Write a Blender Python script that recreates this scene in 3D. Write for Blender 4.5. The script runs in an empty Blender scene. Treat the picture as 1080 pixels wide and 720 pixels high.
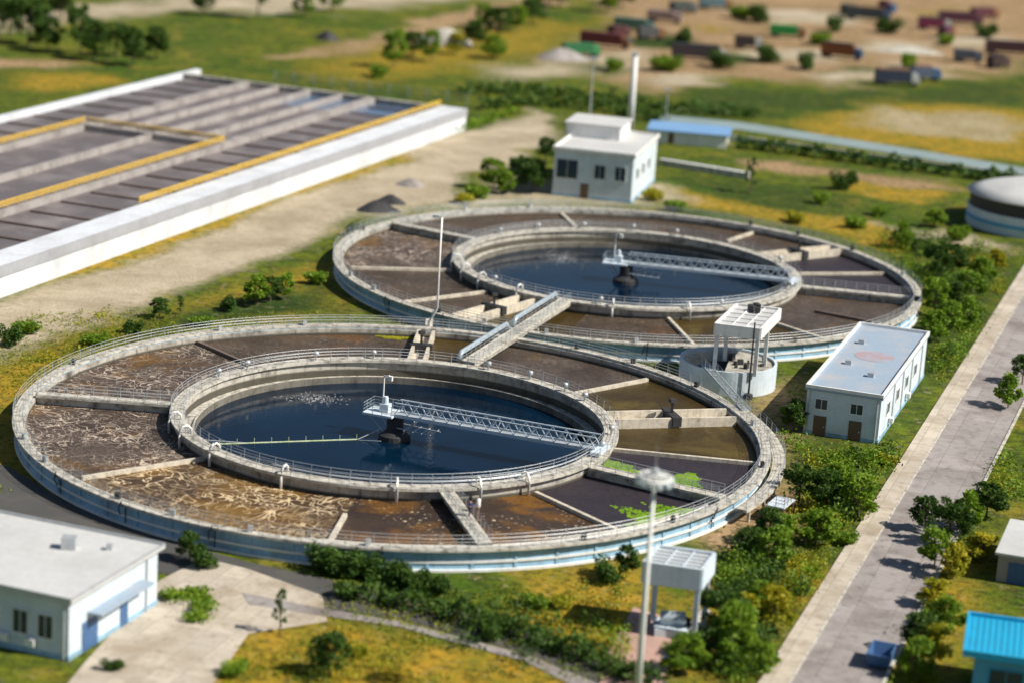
import bpy, math, random
import numpy as np
from mathutils import Vector, Matrix
random.seed(7); np.random.seed(7)
R_=math.radians; PI=math.pi
SC=bpy.context.scene; COL=SC.collection
# ------------------------------------------------------------------ camera
CAMH=75.15; PITCH=0.25965198; ROLL=0.06451102; FPX=2524.05
cam=bpy.data.cameras.new('camera'); camo=bpy.data.objects.new('camera',cam); COL.objects.link(camo)
SC.camera=camo
cam.sensor_width=36; cam.lens=FPX/1080*36; cam.clip_start=1; cam.clip_end=6000
_f=Vector((0,math.cos(PITCH),-math.sin(PITCH))); _r=Vector((1,0,0)); _u=_r.cross(_f)
_R=_r*math.cos(ROLL)+_u*math.sin(ROLL); _U=-_r*math.sin(ROLL)+_u*math.cos(ROLL)
camo.matrix_world=Matrix(((_R.x,_U.x,-_f.x,0),(_R.y,_U.y,-_f.y,0),(_R.z,_U.z,-_f.z,CAMH),(0,0,0,1)))
cam.dof.use_dof=True; cam.dof.focus_distance=256; cam.dof.aperture_fstop=0.061
# ------------------------------------------------------------------ light
SUN_AZ=-15.0; SUN_EL=44.0       # azimuth measured from +x towards +y
w=bpy.data.worlds.new('World'); SC.world=w; w.use_nodes=True
nt=w.node_tree; bg=nt.nodes['Background']; sky=nt.nodes.new('ShaderNodeTexSky')
sky.sky_type='NISHITA'; sky.sun_disc=False; sky.sun_elevation=R_(SUN_EL); sky.sun_rotation=R_(90-SUN_AZ)
sky.air_density=1.0; sky.dust_density=0.6; sky.ozone_density=1.5
nt.links.new(sky.outputs[0],bg.inputs[0]); bg.inputs[1].default_value=0.055
sl=bpy.data.lights.new('sun','SUN'); sl.energy=4.9; sl.angle=R_(0.5); sl.color=(1,.94,.84)
so=bpy.data.objects.new('sun',sl); COL.objects.link(so)
sd=Vector((math.cos(R_(SUN_AZ))*math.cos(R_(SUN_EL)),math.sin(R_(SUN_AZ))*math.cos(R_(SUN_EL)),math.sin(R_(SUN_EL))))
so.rotation_euler=sd.to_track_quat('Z','Y').to_euler()
vs=SC.view_settings; vs.view_transform='Standard'; vs.look='None'; vs.gamma=1; vs.exposure=0.36; vs.use_curve_mapping=False
# ------------------------------------------------------------------ helpers
def g(x,y,z=0.0):
    "survey point: where the sight line through photo position (x,y) meets height z"
    d=_R*((x-540)/FPX)-_U*((y-360)/FPX)+_f
    t=(z-CAMH)/d.z
    return Vector((d.x*t,d.y*t,z))
def pr(v):
    d=Vector(v)-Vector((0,0,CAMH)); return 540+FPX*d.dot(_R)/d.dot(_f),360-FPX*d.dot(_U)/d.dot(_f)
class MB:
    def __init__(s): s.v=[]; s.f=[]
    def add(s,vs,fs):
        o=len(s.v); s.v+= [tuple(a) for a in vs]; s.f+=[tuple(i+o for i in f) for f in fs]; return s
    def prism(s,pts,z0,z1):
        n=len(pts)
        a=sum(pts[i][0]*pts[(i+1)%n][1]-pts[(i+1)%n][0]*pts[i][1] for i in range(n))
        if a<0: pts=list(pts)[::-1]
        vs=[(p[0],p[1],z0) for p in pts]+[(p[0],p[1],z1) for p in pts]
        fs=[tuple(range(n))[::-1],tuple(range(n,2*n))]+[(i,(i+1)%n,n+(i+1)%n,n+i) for i in range(n)]
        return s.add(vs,fs)
    def box(s,c,sz,rz=0):
        cx,cy,cz=c; hx,hy,hz=sz[0]/2,sz[1]/2,sz[2]/2; C,S=math.cos(rz),math.sin(rz)
        vs=[]
        for z in(-hz,hz):
            for x,y in((-hx,-hy),(hx,-hy),(hx,hy),(-hx,hy)): vs.append((cx+x*C-y*S,cy+x*S+y*C,cz+z))
        return s.add(vs,[(3,2,1,0),(4,5,6,7),(0,1,5,4),(1,2,6,5),(2,3,7,6),(3,0,4,7)])
    def beam(s,a,b,w,h):
        "rectangular bar from a to b (axis centre), w wide, h high"
        a=Vector(a);b=Vector(b);d=(b-a).normalized()
        sd_=d.cross(Vector((0,0,1)))
        if sd_.length<1e-3: sd_=Vector((1,0,0))
        sd_.normalize(); up=sd_.cross(d)
        vs=[]
        for p in(a,b):
            for x,y in((-1,-1),(1,-1),(1,1),(-1,1)): vs.append(p+sd_*(x*w/2)+up*(y*h/2))
        return s.add(vs,[(3,2,1,0),(4,5,6,7),(0,1,5,4),(1,2,6,5),(2,3,7,6),(3,0,4,7)])
    def tube(s,path,r,n=6,closed=False,r2=None):
        P=[Vector(p) for p in path]; m=len(P); vs=[];fs=[]
        for i,p in enumerate(P):
            a=P[(i-1)%m] if (i or closed) else P[0]; b=P[(i+1)%m] if (i<m-1 or closed) else P[-1]
            d=(b-a).normalized(); q=d.cross(Vector((0,0,1)))
            if q.length<.05: q=d.cross(Vector((0,1,0)))
            q.normalize(); u=q.cross(d)
            rr=r if r2 is None else r+(r2-r)*i/(m-1)
            for k in range(n):
                t=2*PI*k/n; vs.append(p+q*math.cos(t)*rr+u*math.sin(t)*rr)
        for i in range(m if closed else m-1):
            j=(i+1)%m
            for k in range(n): fs.append((i*n+k,i*n+(k+1)%n,j*n+(k+1)%n,j*n+k))
        if not closed: fs+= [tuple(range(n))[::-1],tuple(range((m-1)*n,m*n))]
        return s.add(vs,fs)
    def sweep(s,prof,a0=0,a1=360,n=None,c=(0,0)):
        "closed (r,z) profile swept about the vertical axis, degrees"
        full=abs(a1-a0)>=359.9
        if n is None: n=max(2,int(abs(a1-a0)/1.5))
        m=len(prof); vs=[];fs=[]
        for i in range(n if full else n+1):
            t=R_(a0+(a1-a0)*i/n); C,S=math.cos(t),math.sin(t)
            for r,z in prof: vs.append((c[0]+r*C,c[1]+r*S,z))
        for i in range(n):
            j=(i+1)%n if full else i+1
            for k in range(m): fs.append((i*m+k,j*m+k,j*m+(k+1)%m,i*m+(k+1)%m))
        if not full: fs+=[tuple(range(m)),tuple(range(n*m,n*m+m))[::-1]]
        return s.add(vs,fs)
    def lathe(s,prof,c=(0,0,0),n=24):
        "open profile of (r,z) turned; r=0 ends are poles"
        m=len(prof);vs=[];fs=[]
        for i in range(n):
            t=2*PI*i/n
            for r,z in prof: vs.append((c[0]+r*math.cos(t),c[1]+r*math.sin(t),c[2]+z))
        for i in range(n):
            j=(i+1)%n
            for k in range(m-1): fs.append((i*m+k,j*m+k,j*m+k+1,i*m+k+1))
        return s.add(vs,fs)
    def build(s,name,mat,parent=None,smooth=False,loc=None):
        me=bpy.data.meshes.new(name); me.from_pydata(s.v,[],s.f); me.update()
        if mat is not None: me.materials.append(mat)
        if smooth:
            for p in me.polygons:p.use_smooth=True
        o=bpy.data.objects.new(name,me); COL.objects.link(o)
        if parent is not None:o.parent=parent
        if loc is not None:o.location=loc
        return o
def tag(o,label=None,cat=None,group=None,kind=None):
    if label:o['label']=label
    if cat:o['category']=cat
    if group:o['group']=group
    if kind:o['kind']=kind
    return o
def thing(name,label,cat,loc=(0,0,0),rz=0,group=None):
    o=bpy.data.objects.new(name,None); COL.objects.link(o); o.empty_display_size=.3
    o.location=loc;o.rotation_euler=(0,0,rz); return tag(o,label,cat,group)
def struct(name,mb,mat,smooth=False): return tag(mb.build(name,mat,None,smooth),kind='structure')
def copy_tree(o,parent=None):
    c=o.copy(); COL.objects.link(c)
    if parent is not None:c.parent=parent
    for ch in list(o.children): copy_tree(ch,c)
    return c
ORD=['leftmost','second','third','fourth','fifth','sixth','seventh','eighth','ninth','tenth','eleventh','twelfth','thirteenth','fourteenth']
# ------------------------------------------------------------------ materials
def newmat(name):
    m=bpy.data.materials.new(name); m.use_nodes=True; t=m.node_tree
    return m,t,t.nodes['Principled BSDF'],t.nodes['Material Output']
def N(t,ty,**k):
    n=t.nodes.new(ty)
    for a,b in k.items(): setattr(n,a,b)
    return n
def coords(t,scale=(1,1,1)):
    g_=N(t,'ShaderNodeNewGeometry'); mp=N(t,'ShaderNodeMapping'); mp.inputs['Scale'].default_value=scale
    t.links.new(g_.outputs['Position'],mp.inputs[0]); return mp.outputs[0]
def noise(t,co,scale,detail=4,rough=.55,dist=0):
    n=N(t,'ShaderNodeTexNoise'); n.inputs['Scale'].default_value=scale;n.inputs['Detail'].default_value=detail
    n.inputs['Roughness'].default_value=rough;n.inputs['Distortion'].default_value=dist
    t.links.new(co,n.inputs['Vector']); return n.outputs['Fac']
def ramp(t,fac,stops):
    r=N(t,'ShaderNodeValToRGB'); e=r.color_ramp.elements
    while len(e)<len(stops): e.new(.5)
    for i,(p,c) in enumerate(stops):
        e[i].position=p; e[i].color=(c if len(c)==4 else (*c,1)) if hasattr(c,'__len__') else (c,c,c,1)
    t.links.new(fac,r.inputs[0]); return r.outputs[0]
def mix(t,fac,a,b,mode='MIX'):
    m=N(t,'ShaderNodeMix',data_type='RGBA',blend_type=mode)
    for s_,v in((0,fac),(6,a),(7,b)):
        if isinstance(v,(int,float)): m.inputs[s_].default_value=v
        elif isinstance(v,tuple): m.inputs[s_].default_value=(*v,1) if len(v)==3 else v
        else: t.links.new(v,m.inputs[s_])
    return m.outputs[2]
def math_(t,op,a,b=0.0,clamp=False):
    m=N(t,'ShaderNodeMath',operation=op,use_clamp=clamp)
    for i,v in((0,a),(1,b)):
        if isinstance(v,(int,float)): m.inputs[i].default_value=v
        else: t.links.new(v,m.inputs[i])
    return m.outputs[0]
def bump(t,b,h,strength=.3,dist=.05):
    n=N(t,'ShaderNodeBump'); n.inputs['Strength'].default_value=strength;n.inputs['Distance'].default_value=dist
    t.links.new(h,n.inputs['Height']); t.links.new(n.outputs[0],b.inputs['Normal'])
def surf(name,c,dirt=(.12,.1,.08),amt=.5,scale=.6,rough=.8,streak=True,metal=0,bmp=.2,spec=.4,tide=None):
    m,t,b,o=newmat(name); co=coords(t)
    n1=noise(t,co,scale,6,.65); n2=noise(t,co,scale*9,4,.6)
    v=mix(t,n2,tuple(x*.82 for x in c),tuple(min(1,x*1.15) for x in c))
    f=ramp(t,n1,[(.45,0.0),(.72,amt)])
    v=mix(t,f,v,dirt)
    if streak:
        cs=coords(t,(1.6,1.6,.12)); n3=noise(t,cs,1.1,5,.7)
        v=mix(t,ramp(t,n3,[(.52,0.0),(.75,amt)]),v,tuple(x*1.2 for x in dirt))
    if tide is not None:
        ge=N(t,'ShaderNodeNewGeometry'); sx=N(t,'ShaderNodeSeparateXYZ'); t.links.new(ge.outputs['Position'],sx.inputs[0])
        hz=math_(t,'ADD',sx.outputs[2],math_(t,'MULTIPLY',math_(t,'SUBTRACT',n1,.5),.5))
        v=mix(t,ramp(t,math_(t,'MULTIPLY',hz,.2),[(tide*.2-.02,.9),(tide*.2+.02,0.0)]),v,(.045,.04,.025))
    t.links.new(v,b.inputs['Base Color']); b.inputs['Roughness'].default_value=rough; b.inputs['Metallic'].default_value=metal
    b.inputs['Specular IOR Level'].default_value=spec
    if bmp: bump(t,b,n2,bmp,.04)
    return m
M={}
M['concrete']=surf('weathered concrete',(.46,.435,.375),(.06,.05,.04),.95,.45)
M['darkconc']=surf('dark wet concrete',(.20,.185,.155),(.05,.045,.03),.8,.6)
M['wetwall']=surf('concrete with slimy tide mark',(.50,.47,.41),(.06,.05,.04),.95,.45,tide=1.42)
M['walk']=surf('walkway concrete',(.56,.53,.46),(.07,.06,.045),.95,1.3,streak=False)
M['bluewall']=surf('pale blue painted wall',(.30,.50,.66),(.12,.16,.18),.75,.25)
M['whitepaint']=surf('white paint',(.80,.80,.78),(.35,.33,.30),.35,.5,rough=.55)
M['bluewhite']=surf('blue white paint',(.62,.70,.76),(.30,.33,.35),.35,.5,rough=.6)
M['steel']=surf('galvanised steel',(.52,.55,.57),(.25,.24,.23),.4,1.2,rough=.45,metal=.35,streak=False,bmp=0)
M['bluesteel']=surf('pale blue steel',(.45,.54,.60),(.2,.22,.23),.4,.8,rough=.4,metal=.3,streak=False,bmp=0)
M['dark']=surf('dark machinery',(.035,.037,.04),(.08,.06,.05),.5,2,rough=.6,streak=False)
M['beam']=surf('pale precast beam',(.64,.58,.47),(.16,.12,.08),.6,1.0)
M['brownbeam']=surf('dark wet beam',(.16,.12,.10),(.07,.05,.04),.6,1.0)
M['roofgrey']=surf('grey roof membrane',(.55,.55,.54),(.36,.35,.34),.4,.15,streak=False)
M['roofblue']=surf('blue grey roof',(.30,.38,.47),(.42,.41,.42),.8,.3,streak=False)
M['glass']=surf('dark window glass',(.03,.05,.075),(.05,.06,.07),.3,1,rough=.12,streak=False,bmp=0,spec=.6)
M['bluedoor']=surf('blue door paint',(.06,.14,.30),(.05,.08,.12),.3,1,rough=.5)
M['brown']=surf('brown door',(.16,.10,.06),(.07,.05,.04),.3,1)
M['cyanroof']=surf('bright blue sheet roof',(.02,.38,.62),(.03,.22,.36),.4,.5,rough=.45,streak=False)
M['cyanwall']=surf('light blue wall',(.12,.40,.62),(.08,.2,.3),.3,.5)
M['yellow']=surf('yellow rail paint',(.62,.40,.05),(.3,.2,.05),.4,1,streak=False)
M['asphalt']=surf('asphalt',(.075,.073,.07),(.12,.11,.095),.6,.25,rough=.95,streak=False)
M['yard']=surf('grey concrete yard',(.40,.36,.34),(.14,.115,.11),.85,.22,rough=.9,streak=False)
M['paving']=surf('pale concrete paving',(.66,.58,.47),(.34,.26,.18),.8,.16,rough=.9,streak=False)
M['pink']=surf('pink brick paving',(.48,.30,.25),(.3,.22,.18),.5,.3,streak=False)
M['rust']=surf('rusty brown steel',(.22,.13,.08),(.10,.06,.04),.6,1.5,streak=False)
M['greenfence']=surf('grey green fence paint',(.25,.33,.28),(.15,.17,.13),.4,.6)
M['tyre']=surf('tyre rubber',(.02,.02,.02),(.06,.05,.04),.4,2,streak=False)
M['bark']=surf('bark',(.14,.10,.07),(.06,.05,.04),.6,2)
M['basinwater']=surf('brown basin liquor',(.135,.118,.122),(.30,.27,.26),.8,.13,rough=.6,streak=False)
def slabmat(name,c,c2,rot,size):
    m,t,b,o=newmat(name); ge=N(t,'ShaderNodeNewGeometry'); mp=N(t,'ShaderNodeMapping'); mp.inputs['Rotation'].default_value=(0,0,rot); t.links.new(ge.outputs['Position'],mp.inputs[0])
    br=N(t,'ShaderNodeTexBrick'); br.offset=.0; br.inputs['Scale'].default_value=1; br.inputs['Brick Width'].default_value=size[0]; br.inputs['Row Height'].default_value=size[1]; br.inputs['Mortar Size'].default_value=.035; br.inputs['Bias'].default_value=0
    br.inputs['Color1'].default_value=(*c,1); br.inputs['Color2'].default_value=(*(x*.78 for x in c),1); br.inputs['Mortar'].default_value=(*(x*.55 for x in c),1); t.links.new(mp.outputs[0],br.inputs['Vector'])
    co=coords(t); v=mix(t,ramp(t,noise(t,co,.16,6,.68),[(.45,0.0),(.66,.85)]),br.outputs['Color'],c2)
    v=mix(t,ramp(t,noise(t,co,.8,5,.7),[(.52,0.0),(.7,.6)]),v,tuple(x*.6 for x in c2)); f=noise(t,co,5,3); v=mix(t,math_(t,'MULTIPLY',f,.3),v,(.05,.045,.04))
    t.links.new(v,b.inputs['Base Color']); b.inputs['Roughness'].default_value=.92; bump(t,b,f,.3,.03); return m
M['yard']=slabmat('jointed grey concrete',(.42,.38,.36),(.20,.165,.15),.311,(3.4,5.0)); M['paving']=slabmat('jointed pale paving',(.66,.58,.47),(.38,.30,.21),.311,(2.25,3.0))
def foliage(name,c1,c2,c3):
    m,t,b,o=newmat(name); co=coords(t)
    v=mix(t,ramp(t,noise(t,co,.55,3),[(.35,0.0),(.65,1.0)]),c1,c2)
    v=mix(t,ramp(t,noise(t,co,3.1,2),[(.5,0.0),(.75,.8)]),v,c3)
    t.links.new(v,b.inputs['Base Color']); b.inputs['Roughness'].default_value=.6; b.inputs['Specular IOR Level'].default_value=.25
    tr=N(t,'ShaderNodeBsdfTranslucent'); t.links.new(v,tr.inputs[0])
    ms=N(t,'ShaderNodeMixShader'); ms.inputs[0].default_value=.3
    t.links.new(b.outputs[0],ms.inputs[1]);t.links.new(tr.outputs[0],ms.inputs[2]);t.links.new(ms.outputs[0],o.inputs[0])
    return m
M['leafdark']=foliage('dark leaves',(.030,.080,.012),(.07,.14,.018),(.13,.19,.02))
M['leafmid']=foliage('green leaves',(.09,.20,.012),(.20,.32,.02),(.36,.40,.03))
M['leafyellow']=foliage('yellow green leaves',(.22,.26,.012),(.46,.40,.02),(.55,.45,.03))
M['algae']=foliage('duckweed',(.18,.36,.015),(.32,.50,.03),(.14,.28,.02))
def sludge(name,c1,c2,foam=None,foam_amt=0,fscale=.35,thr=.02,orange=None,flecks=None,rough=.32):
    m,t,b,o=newmat(name); co=coords(t,(1,1,0))
    v=mix(t,ramp(t,noise(t,co,.18,5,.6),[(.38,0.0),(.62,1.0)]),c1,c2)
    if orange:
        v=mix(t,ramp(t,noise(t,co,.11,5,.65,.6),[(orange[3],0.0),(orange[3]+.13,.85)]),v,orange[:3])
    v=mix(t,noise(t,co,5,3),v,(0.02,.015,.015),'MULTIPLY') if False else v
    # fine grain
    gr=noise(t,co,1.8,4,.7); v=mix(t,ramp(t,gr,[(.50,0.0),(.8,.30)]),v,tuple(x*1.8 for x in c2)); v=mix(t,ramp(t,gr,[(.25,.6),(.5,0.0)]),v,tuple(x*.45 for x in c1))
    if foam:
        tot=None
        for sc_,th,ds in((fscale,thr,2.2),(fscale*2.2,thr*1.2,1.5),(fscale*.45,thr*.5,4.5)):
            n=noise(t,co,sc_,1.2,.4,ds)
            l=math_(t,'ABSOLUTE',math_(t,'SUBTRACT',n,.5))
            l=math_(t,'SUBTRACT',1.0,math_(t,'DIVIDE',l,th),True)
            tot=l if tot is None else math_(t,'MAXIMUM',tot,l)
        mask=ramp(t,noise(t,co,.16,3,.6),[(.36,0.15),(.6,1.0)])
        tot=math_(t,'MULTIPLY',math_(t,'MULTIPLY',tot,mask),foam_amt,True)
        v=mix(t,tot,v,foam)
    if flecks:
        n=noise(t,co,2.2,3,.65); mk=noise(t,co,.14,3)
        fl=math_(t,'MULTIPLY',ramp(t,n,[(.60,0.0),(.66,1.0)]),ramp(t,mk,[(.42,0.0),(.55,1.0)]))
        v=mix(t,fl,v,flecks)
    t.links.new(v,b.inputs['Base Color']); b.inputs['Roughness'].default_value=rough
    b.inputs['Specular IOR Level'].default_value=.10
    bump(t,b,noise(t,co,3.5,3),.25,.04)
    return m
S={}
S['swirl']=sludge('purple sludge with fine foam',(.058,.042,.033),(.090,.068,.056),(.70,.58,.46),.9,.26,.018,(.15,.075,.015,.52),rough=.5)
S['foam']=sludge('sludge with ochre foam',(.062,.040,.027),(.105,.065,.034),(.82,.64,.40),1.0,.22,.022,(.21,.115,.025,.46),rough=.5)
S['faint']=sludge('brown sludge with faint foam',(.048,.035,.025),(.076,.056,.040),(.42,.33,.26),.45,.45,.016,(.12,.055,.015,.56),rough=.45)
S['fleck']=sludge('sludge with flecks',(.042,.030,.025),(.062,.042,.030),None,0,.3,.02,(.20,.09,.015,.48),(.70,.56,.38),rough=.45)
S['smooth']=sludge('smooth grey violet liquor',(.034,.029,.036),(.044,.036,.043),rough=.5)
S['brown']=sludge('brown liquor',(.046,.030,.010),(.068,.046,.014),None,0,orange=(.12,.085,.02,.57),rough=.4)
S['brownviolet']=sludge('brown violet liquor',(.050,.037,.030),(.075,.058,.048),(.5,.42,.34),.4,.8,.018,(.13,.07,.02,.55),rough=.45)
# clear water
def water():
    m,t,b,o=newmat('settled water'); co=coords(t,(1,1,0))
    v=mix(t,ramp(t,noise(t,co,.07,4),[(.35,0.0),(.65,1.0)]),(.0008,.007,.019),(.0012,.014,.034))
    t.links.new(v,b.inputs['Base Color']); b.inputs['Roughness'].default_value=.06; b.inputs['Specular IOR Level'].default_value=.16
    bump(t,b,noise(t,co,1.3,4,.6),.22,.06); return m
S['water']=water()
# ------------------------------------------------------------------ ground (one sheet, colour of turf / dry grass / earth varies by where they grow)
def ground():
    xs=np.unique(np.concatenate([np.linspace(-3000,-200,15),np.arange(-200,221,2.0),np.linspace(220,3000,15)]))
    ys=np.unique(np.concatenate([np.linspace(-600,140,10),np.arange(140,740,2.0),np.linspace(740,4000,18)]))
    X,Y=np.meshgrid(xs,ys); P=np.stack([X.ravel(),Y.ravel()],1); n=len(P)
    # wobble the lookups so that outlines are uneven
    def vn(p,s,seed):
        rs=np.random.RandomState(seed); T=rs.rand(256,256); q=p/s; i=np.floor(q).astype(int); f=q-i; f=f*f*(3-2*f)
        a=T[i[:,0]%256,i[:,1]%256];b=T[(i[:,0]+1)%256,i[:,1]%256];c=T[i[:,0]%256,(i[:,1]+1)%256];d=T[(i[:,0]+1)%256,(i[:,1]+1)%256]
        return (a*(1-f[:,0])+b*f[:,0])*(1-f[:,1])+(c*(1-f[:,0])+d*f[:,0])*f[:,1]-.5
    k=np.clip((P[:,1]-150)/300,0.4,2.0)
    W=P+np.stack([vn(P,9,1)*7+vn(P,3.5,2)*3,vn(P,9,3)*10+vn(P,3.5,4)*4],1)*k[:,None]
    A=np.zeros((n,4))
    def zone(px,ch,val=1.0,fe=3.0,off=False):
        poly=np.array([g(a,b)[:2] for a,b in px]); Q=P if off else W
        ins=np.zeros(n,bool); dist=np.full(n,1e9)
        for i in range(len(poly)):
            a=poly[i]; b=poly[(i+1)%len(poly)]
            c=((a[1]>Q[:,1])!=(b[1]>Q[:,1]))&(Q[:,0]<(b[0]-a[0])*(Q[:,1]-a[1])/(b[1]-a[1]+1e-12)+a[0]); ins^=c
            ab=b-a; t=np.clip(((Q-a)@ab)/(ab@ab+1e-9),0,1); dist=np.minimum(dist,np.hypot(*(Q-a-t[:,None]*ab).T))
        s=np.where(ins,dist,-dist); wgt=np.clip(s/fe*.5+.5,0,1)*val
        for c in range(4):
            A[:,c]=A[:,c]*(1-wgt)+(wgt if c==ch else 0)
    D,T,L,G=0,1,2,3   # dry ochre, tan earth, lush dark, pale grey dust
    # far land
    zone([(-60,20),(60,10),(260,-8),(560,-20),(540,-5),(330,14),(180,12),(40,26),(-60,40)],G,.8,8)
    zone([(-40,60),(60,64),(66,72),(-40,74)],T,.8,5)
    zone([(20,80),(110,82),(120,92),(40,94)],D,.8,5)
    zone([(290,62),(420,30),(520,4),(600,-10),(600,2),(520,22),(430,46),(330,64)],T,.75,3)
    zone([(600,-60),(1300,-60),(1300,70),(1080,66),(1010,82),(960,76),(900,96),(850,86),(760,78),(700,98),(640,80),(560,74),(590,55),(660,30)],T,1,8)
    zone([(500,70),(640,60),(690,50),(700,60),(640,78),(520,84)],G,.6,5)
    zone([(860,78),(960,66),(1010,74),(960,88),(880,92)],G,.7,5)
    zone([(360,50),(560,24),(640,20),(560,60),(480,76),(380,88),(330,80)],D,.55,8)
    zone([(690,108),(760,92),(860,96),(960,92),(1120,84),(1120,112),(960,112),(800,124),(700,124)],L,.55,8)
    for (cx,cy,rx,ry,ch,vv) in ((780,64,26,5,L,.6),(905,74,22,4,L,.5),(690,44,24,5,L,.6),(760,30,30,4,D,.5),(860,20,40,5,G,.8),(930,50,36,5,G,.9),(1000,12,50,5,D,.4),(840,60,40,4,G,.8),(720,84,30,4,G,.7),(620,72,24,4,L,.6),(1040,44,30,3,G,.9),(810,14,26,3,G,.8)):
        zone([(cx+rx*1.15*math.cos(k_),cy+ry*1.2*math.sin(k_)) for k_ in np.linspace(0,2*PI,14)[:-1]],ch,min(1,vv*1.5),6)
    zone([(860,132),(900,118),(960,106),(1030,112),(1120,128),(1120,172),(960,158),(880,146)],D,.9,6)
    zone([(930,112),(1040,120),(1100,140),(1060,150),(960,140),(900,132)],G,.45,5)
    # between far wall and far tank
    zone([(690,198),(760,208),(860,226),(960,244),(1040,262),(1030,280),(960,262),(880,246),(780,226),(700,216)],D,1,3)
    zone([(890,186),(960,190),(1000,206),(960,214),(900,204)],D,1,3)
    zone([(780,168),(1000,190),(1030,200),(960,196),(780,178)],T,.8,3)
    zone([(920,236),(990,240),(1080,262),(1080,272),(990,256)],G,.7,2)
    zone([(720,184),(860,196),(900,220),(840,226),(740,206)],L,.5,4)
    zone([(560,190),(700,196),(720,216),(560,215),(470,220),(440,210)],G,.6,4)
    # dusty track left of the tanks
    zone([(-60,350),(0,322),(120,278),(240,236),(340,196),(430,160),(560,118),(580,150),(500,185),(440,214),(380,228),(350,250),(240,284),(140,322),(60,352),(-60,402)],G,1,3)
    zone([(0,300),(100,270),(330,190),(470,140),(480,146),(330,204),(120,280),(0,312)],D,.8,2)
    zone([(-40,404),(60,362),(160,336),(250,306),(350,280),(350,330),(240,340),(120,360),(60,380),(20,430),(30,520),(-40,520)],D,.8,4)
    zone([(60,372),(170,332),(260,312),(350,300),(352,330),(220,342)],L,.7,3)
    # right of the tanks
    zone([(800,420),(850,400),(860,460),(830,490),(850,540),(830,600),(790,560),(830,480)],T,.85,3)
    zone([(770,540),(840,535),(850,570),(800,590),(745,570)],T,.9,2)
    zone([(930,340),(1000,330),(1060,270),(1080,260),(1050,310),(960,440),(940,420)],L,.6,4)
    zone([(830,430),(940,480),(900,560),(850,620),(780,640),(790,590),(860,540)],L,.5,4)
    zone([(780,610),(850,600),(880,620),(830,640),(770,640)],D,.9,2)
    zone([(730,640),(800,620),(810,680),(770,730),(720,730)],D,.55,4)
    # bottom of frame
    zone([(560,605),(700,595),(690,640),(640,690),(560,670)],D,.85,3)
    zone([(210,720),(260,665),(340,650),(440,672),(540,690),(640,730),(600,760),(180,760)],D,.95,3)
    zone([(200,580),(330,600),(420,628),(420,640),(300,620),(190,600)],L,.25,2)
    zone([(960,600),(1040,560),(1060,640),(1000,720),(960,720)],D,.5,3)
    vs=[(a,b,0) for a,b in P]; nx=len(xs); ny=len(ys)
    fs=[(j*nx+i,j*nx+i+1,(j+1)*nx+i+1,(j+1)*nx+i) for j in range(ny-1) for i in range(nx-1)]
    me=bpy.data.meshes.new('ground'); me.from_pydata(vs,[],fs)
    at=me.color_attributes.new('zone','FLOAT_COLOR','POINT'); at.data.foreach_set('color',A.ravel())
    m,t,b,o=newmat('turf and earth'); co=coords(t)
    va=N(t,'ShaderNodeAttribute',attribute_name='zone'); sp=N(t,'ShaderNodeSeparateColor'); t.links.new(va.outputs['Color'],sp.inputs[0])
    big=noise(t,co,.045,5,.6); mid=noise(t,co,.35,5,.65); fine=noise(t,co,2.5,3,.7)
    v=mix(t,ramp(t,big,[(.38,0.0),(.62,1.0)]),(.075,.150,.008),(.20,.225,.014))
    v=mix(t,ramp(t,mid,[(.44,0.0),(.62,.85)]),v,(.035,.065,.010))
    v=mix(t,ramp(t,noise(t,co,.12,4,.6),[(.54,0.0),(.68,.75)]),v,(.36,.27,.035))
    def lay(v,fac,c1,c2,sc_=.3):
        c=mix(t,ramp(t,noise(t,co,sc_,5,.65),[(.36,0.0),(.64,1.0)]),c1,c2)
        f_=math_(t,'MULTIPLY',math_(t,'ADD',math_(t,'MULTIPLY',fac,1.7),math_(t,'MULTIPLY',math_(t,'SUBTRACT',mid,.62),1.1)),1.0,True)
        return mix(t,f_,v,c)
    v=lay(v,sp.outputs[0],(.56,.33,.03),(.28,.24,.02))
    v=lay(v,sp.outputs[1],(.58,.38,.22),(.36,.24,.12),.06)
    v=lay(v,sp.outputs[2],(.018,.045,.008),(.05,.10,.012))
    v=lay(v,va.outputs['Alpha'],(.68,.57,.42),(.46,.38,.26),.10)
    keep=math_(t,'SUBTRACT',1.0,math_(t,'MULTIPLY',va.outputs['Alpha'],.8),True)
    v=mix(t,math_(t,'MULTIPLY',keep,ramp(t,noise(t,co,.9,5,.75),[(.40,.65),(.52,0.0)])),v,(.022,.035,.006))
    v=mix(t,ramp(t,noise(t,co,.7,4,.7,.5),[(.57,0.0),(.70,.45)]),v,(.50,.42,.22))
    v=mix(t,math_(t,'MULTIPLY',fine,.5),v,(.03,.03,.015))
    t.links.new(v,b.inputs['Base Color']); b.inputs['Roughness'].default_value=.95; b.inputs['Specular IOR Level'].default_value=.1
    bump(t,b,fine,.6,.3)
    me.materials.append(m); o=bpy.data.objects.new('ground',me); COL.objects.link(o); tag(o,kind='structure')
ground()
def slab(name,px,z,mat,h=None):
    pts=[g(a,b)[:2] for a,b in px]; m=MB(); m.prism(pts,z-(h or .03),z); return struct(name,m,mat)
DV=Vector((.306,.952,0)); NV=Vector((.952,-.306,0))     # site grid: along / across
def site(p,a,c,z=0): q=p+DV*a+NV*c; return Vector((q.x,q.y,z))
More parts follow.
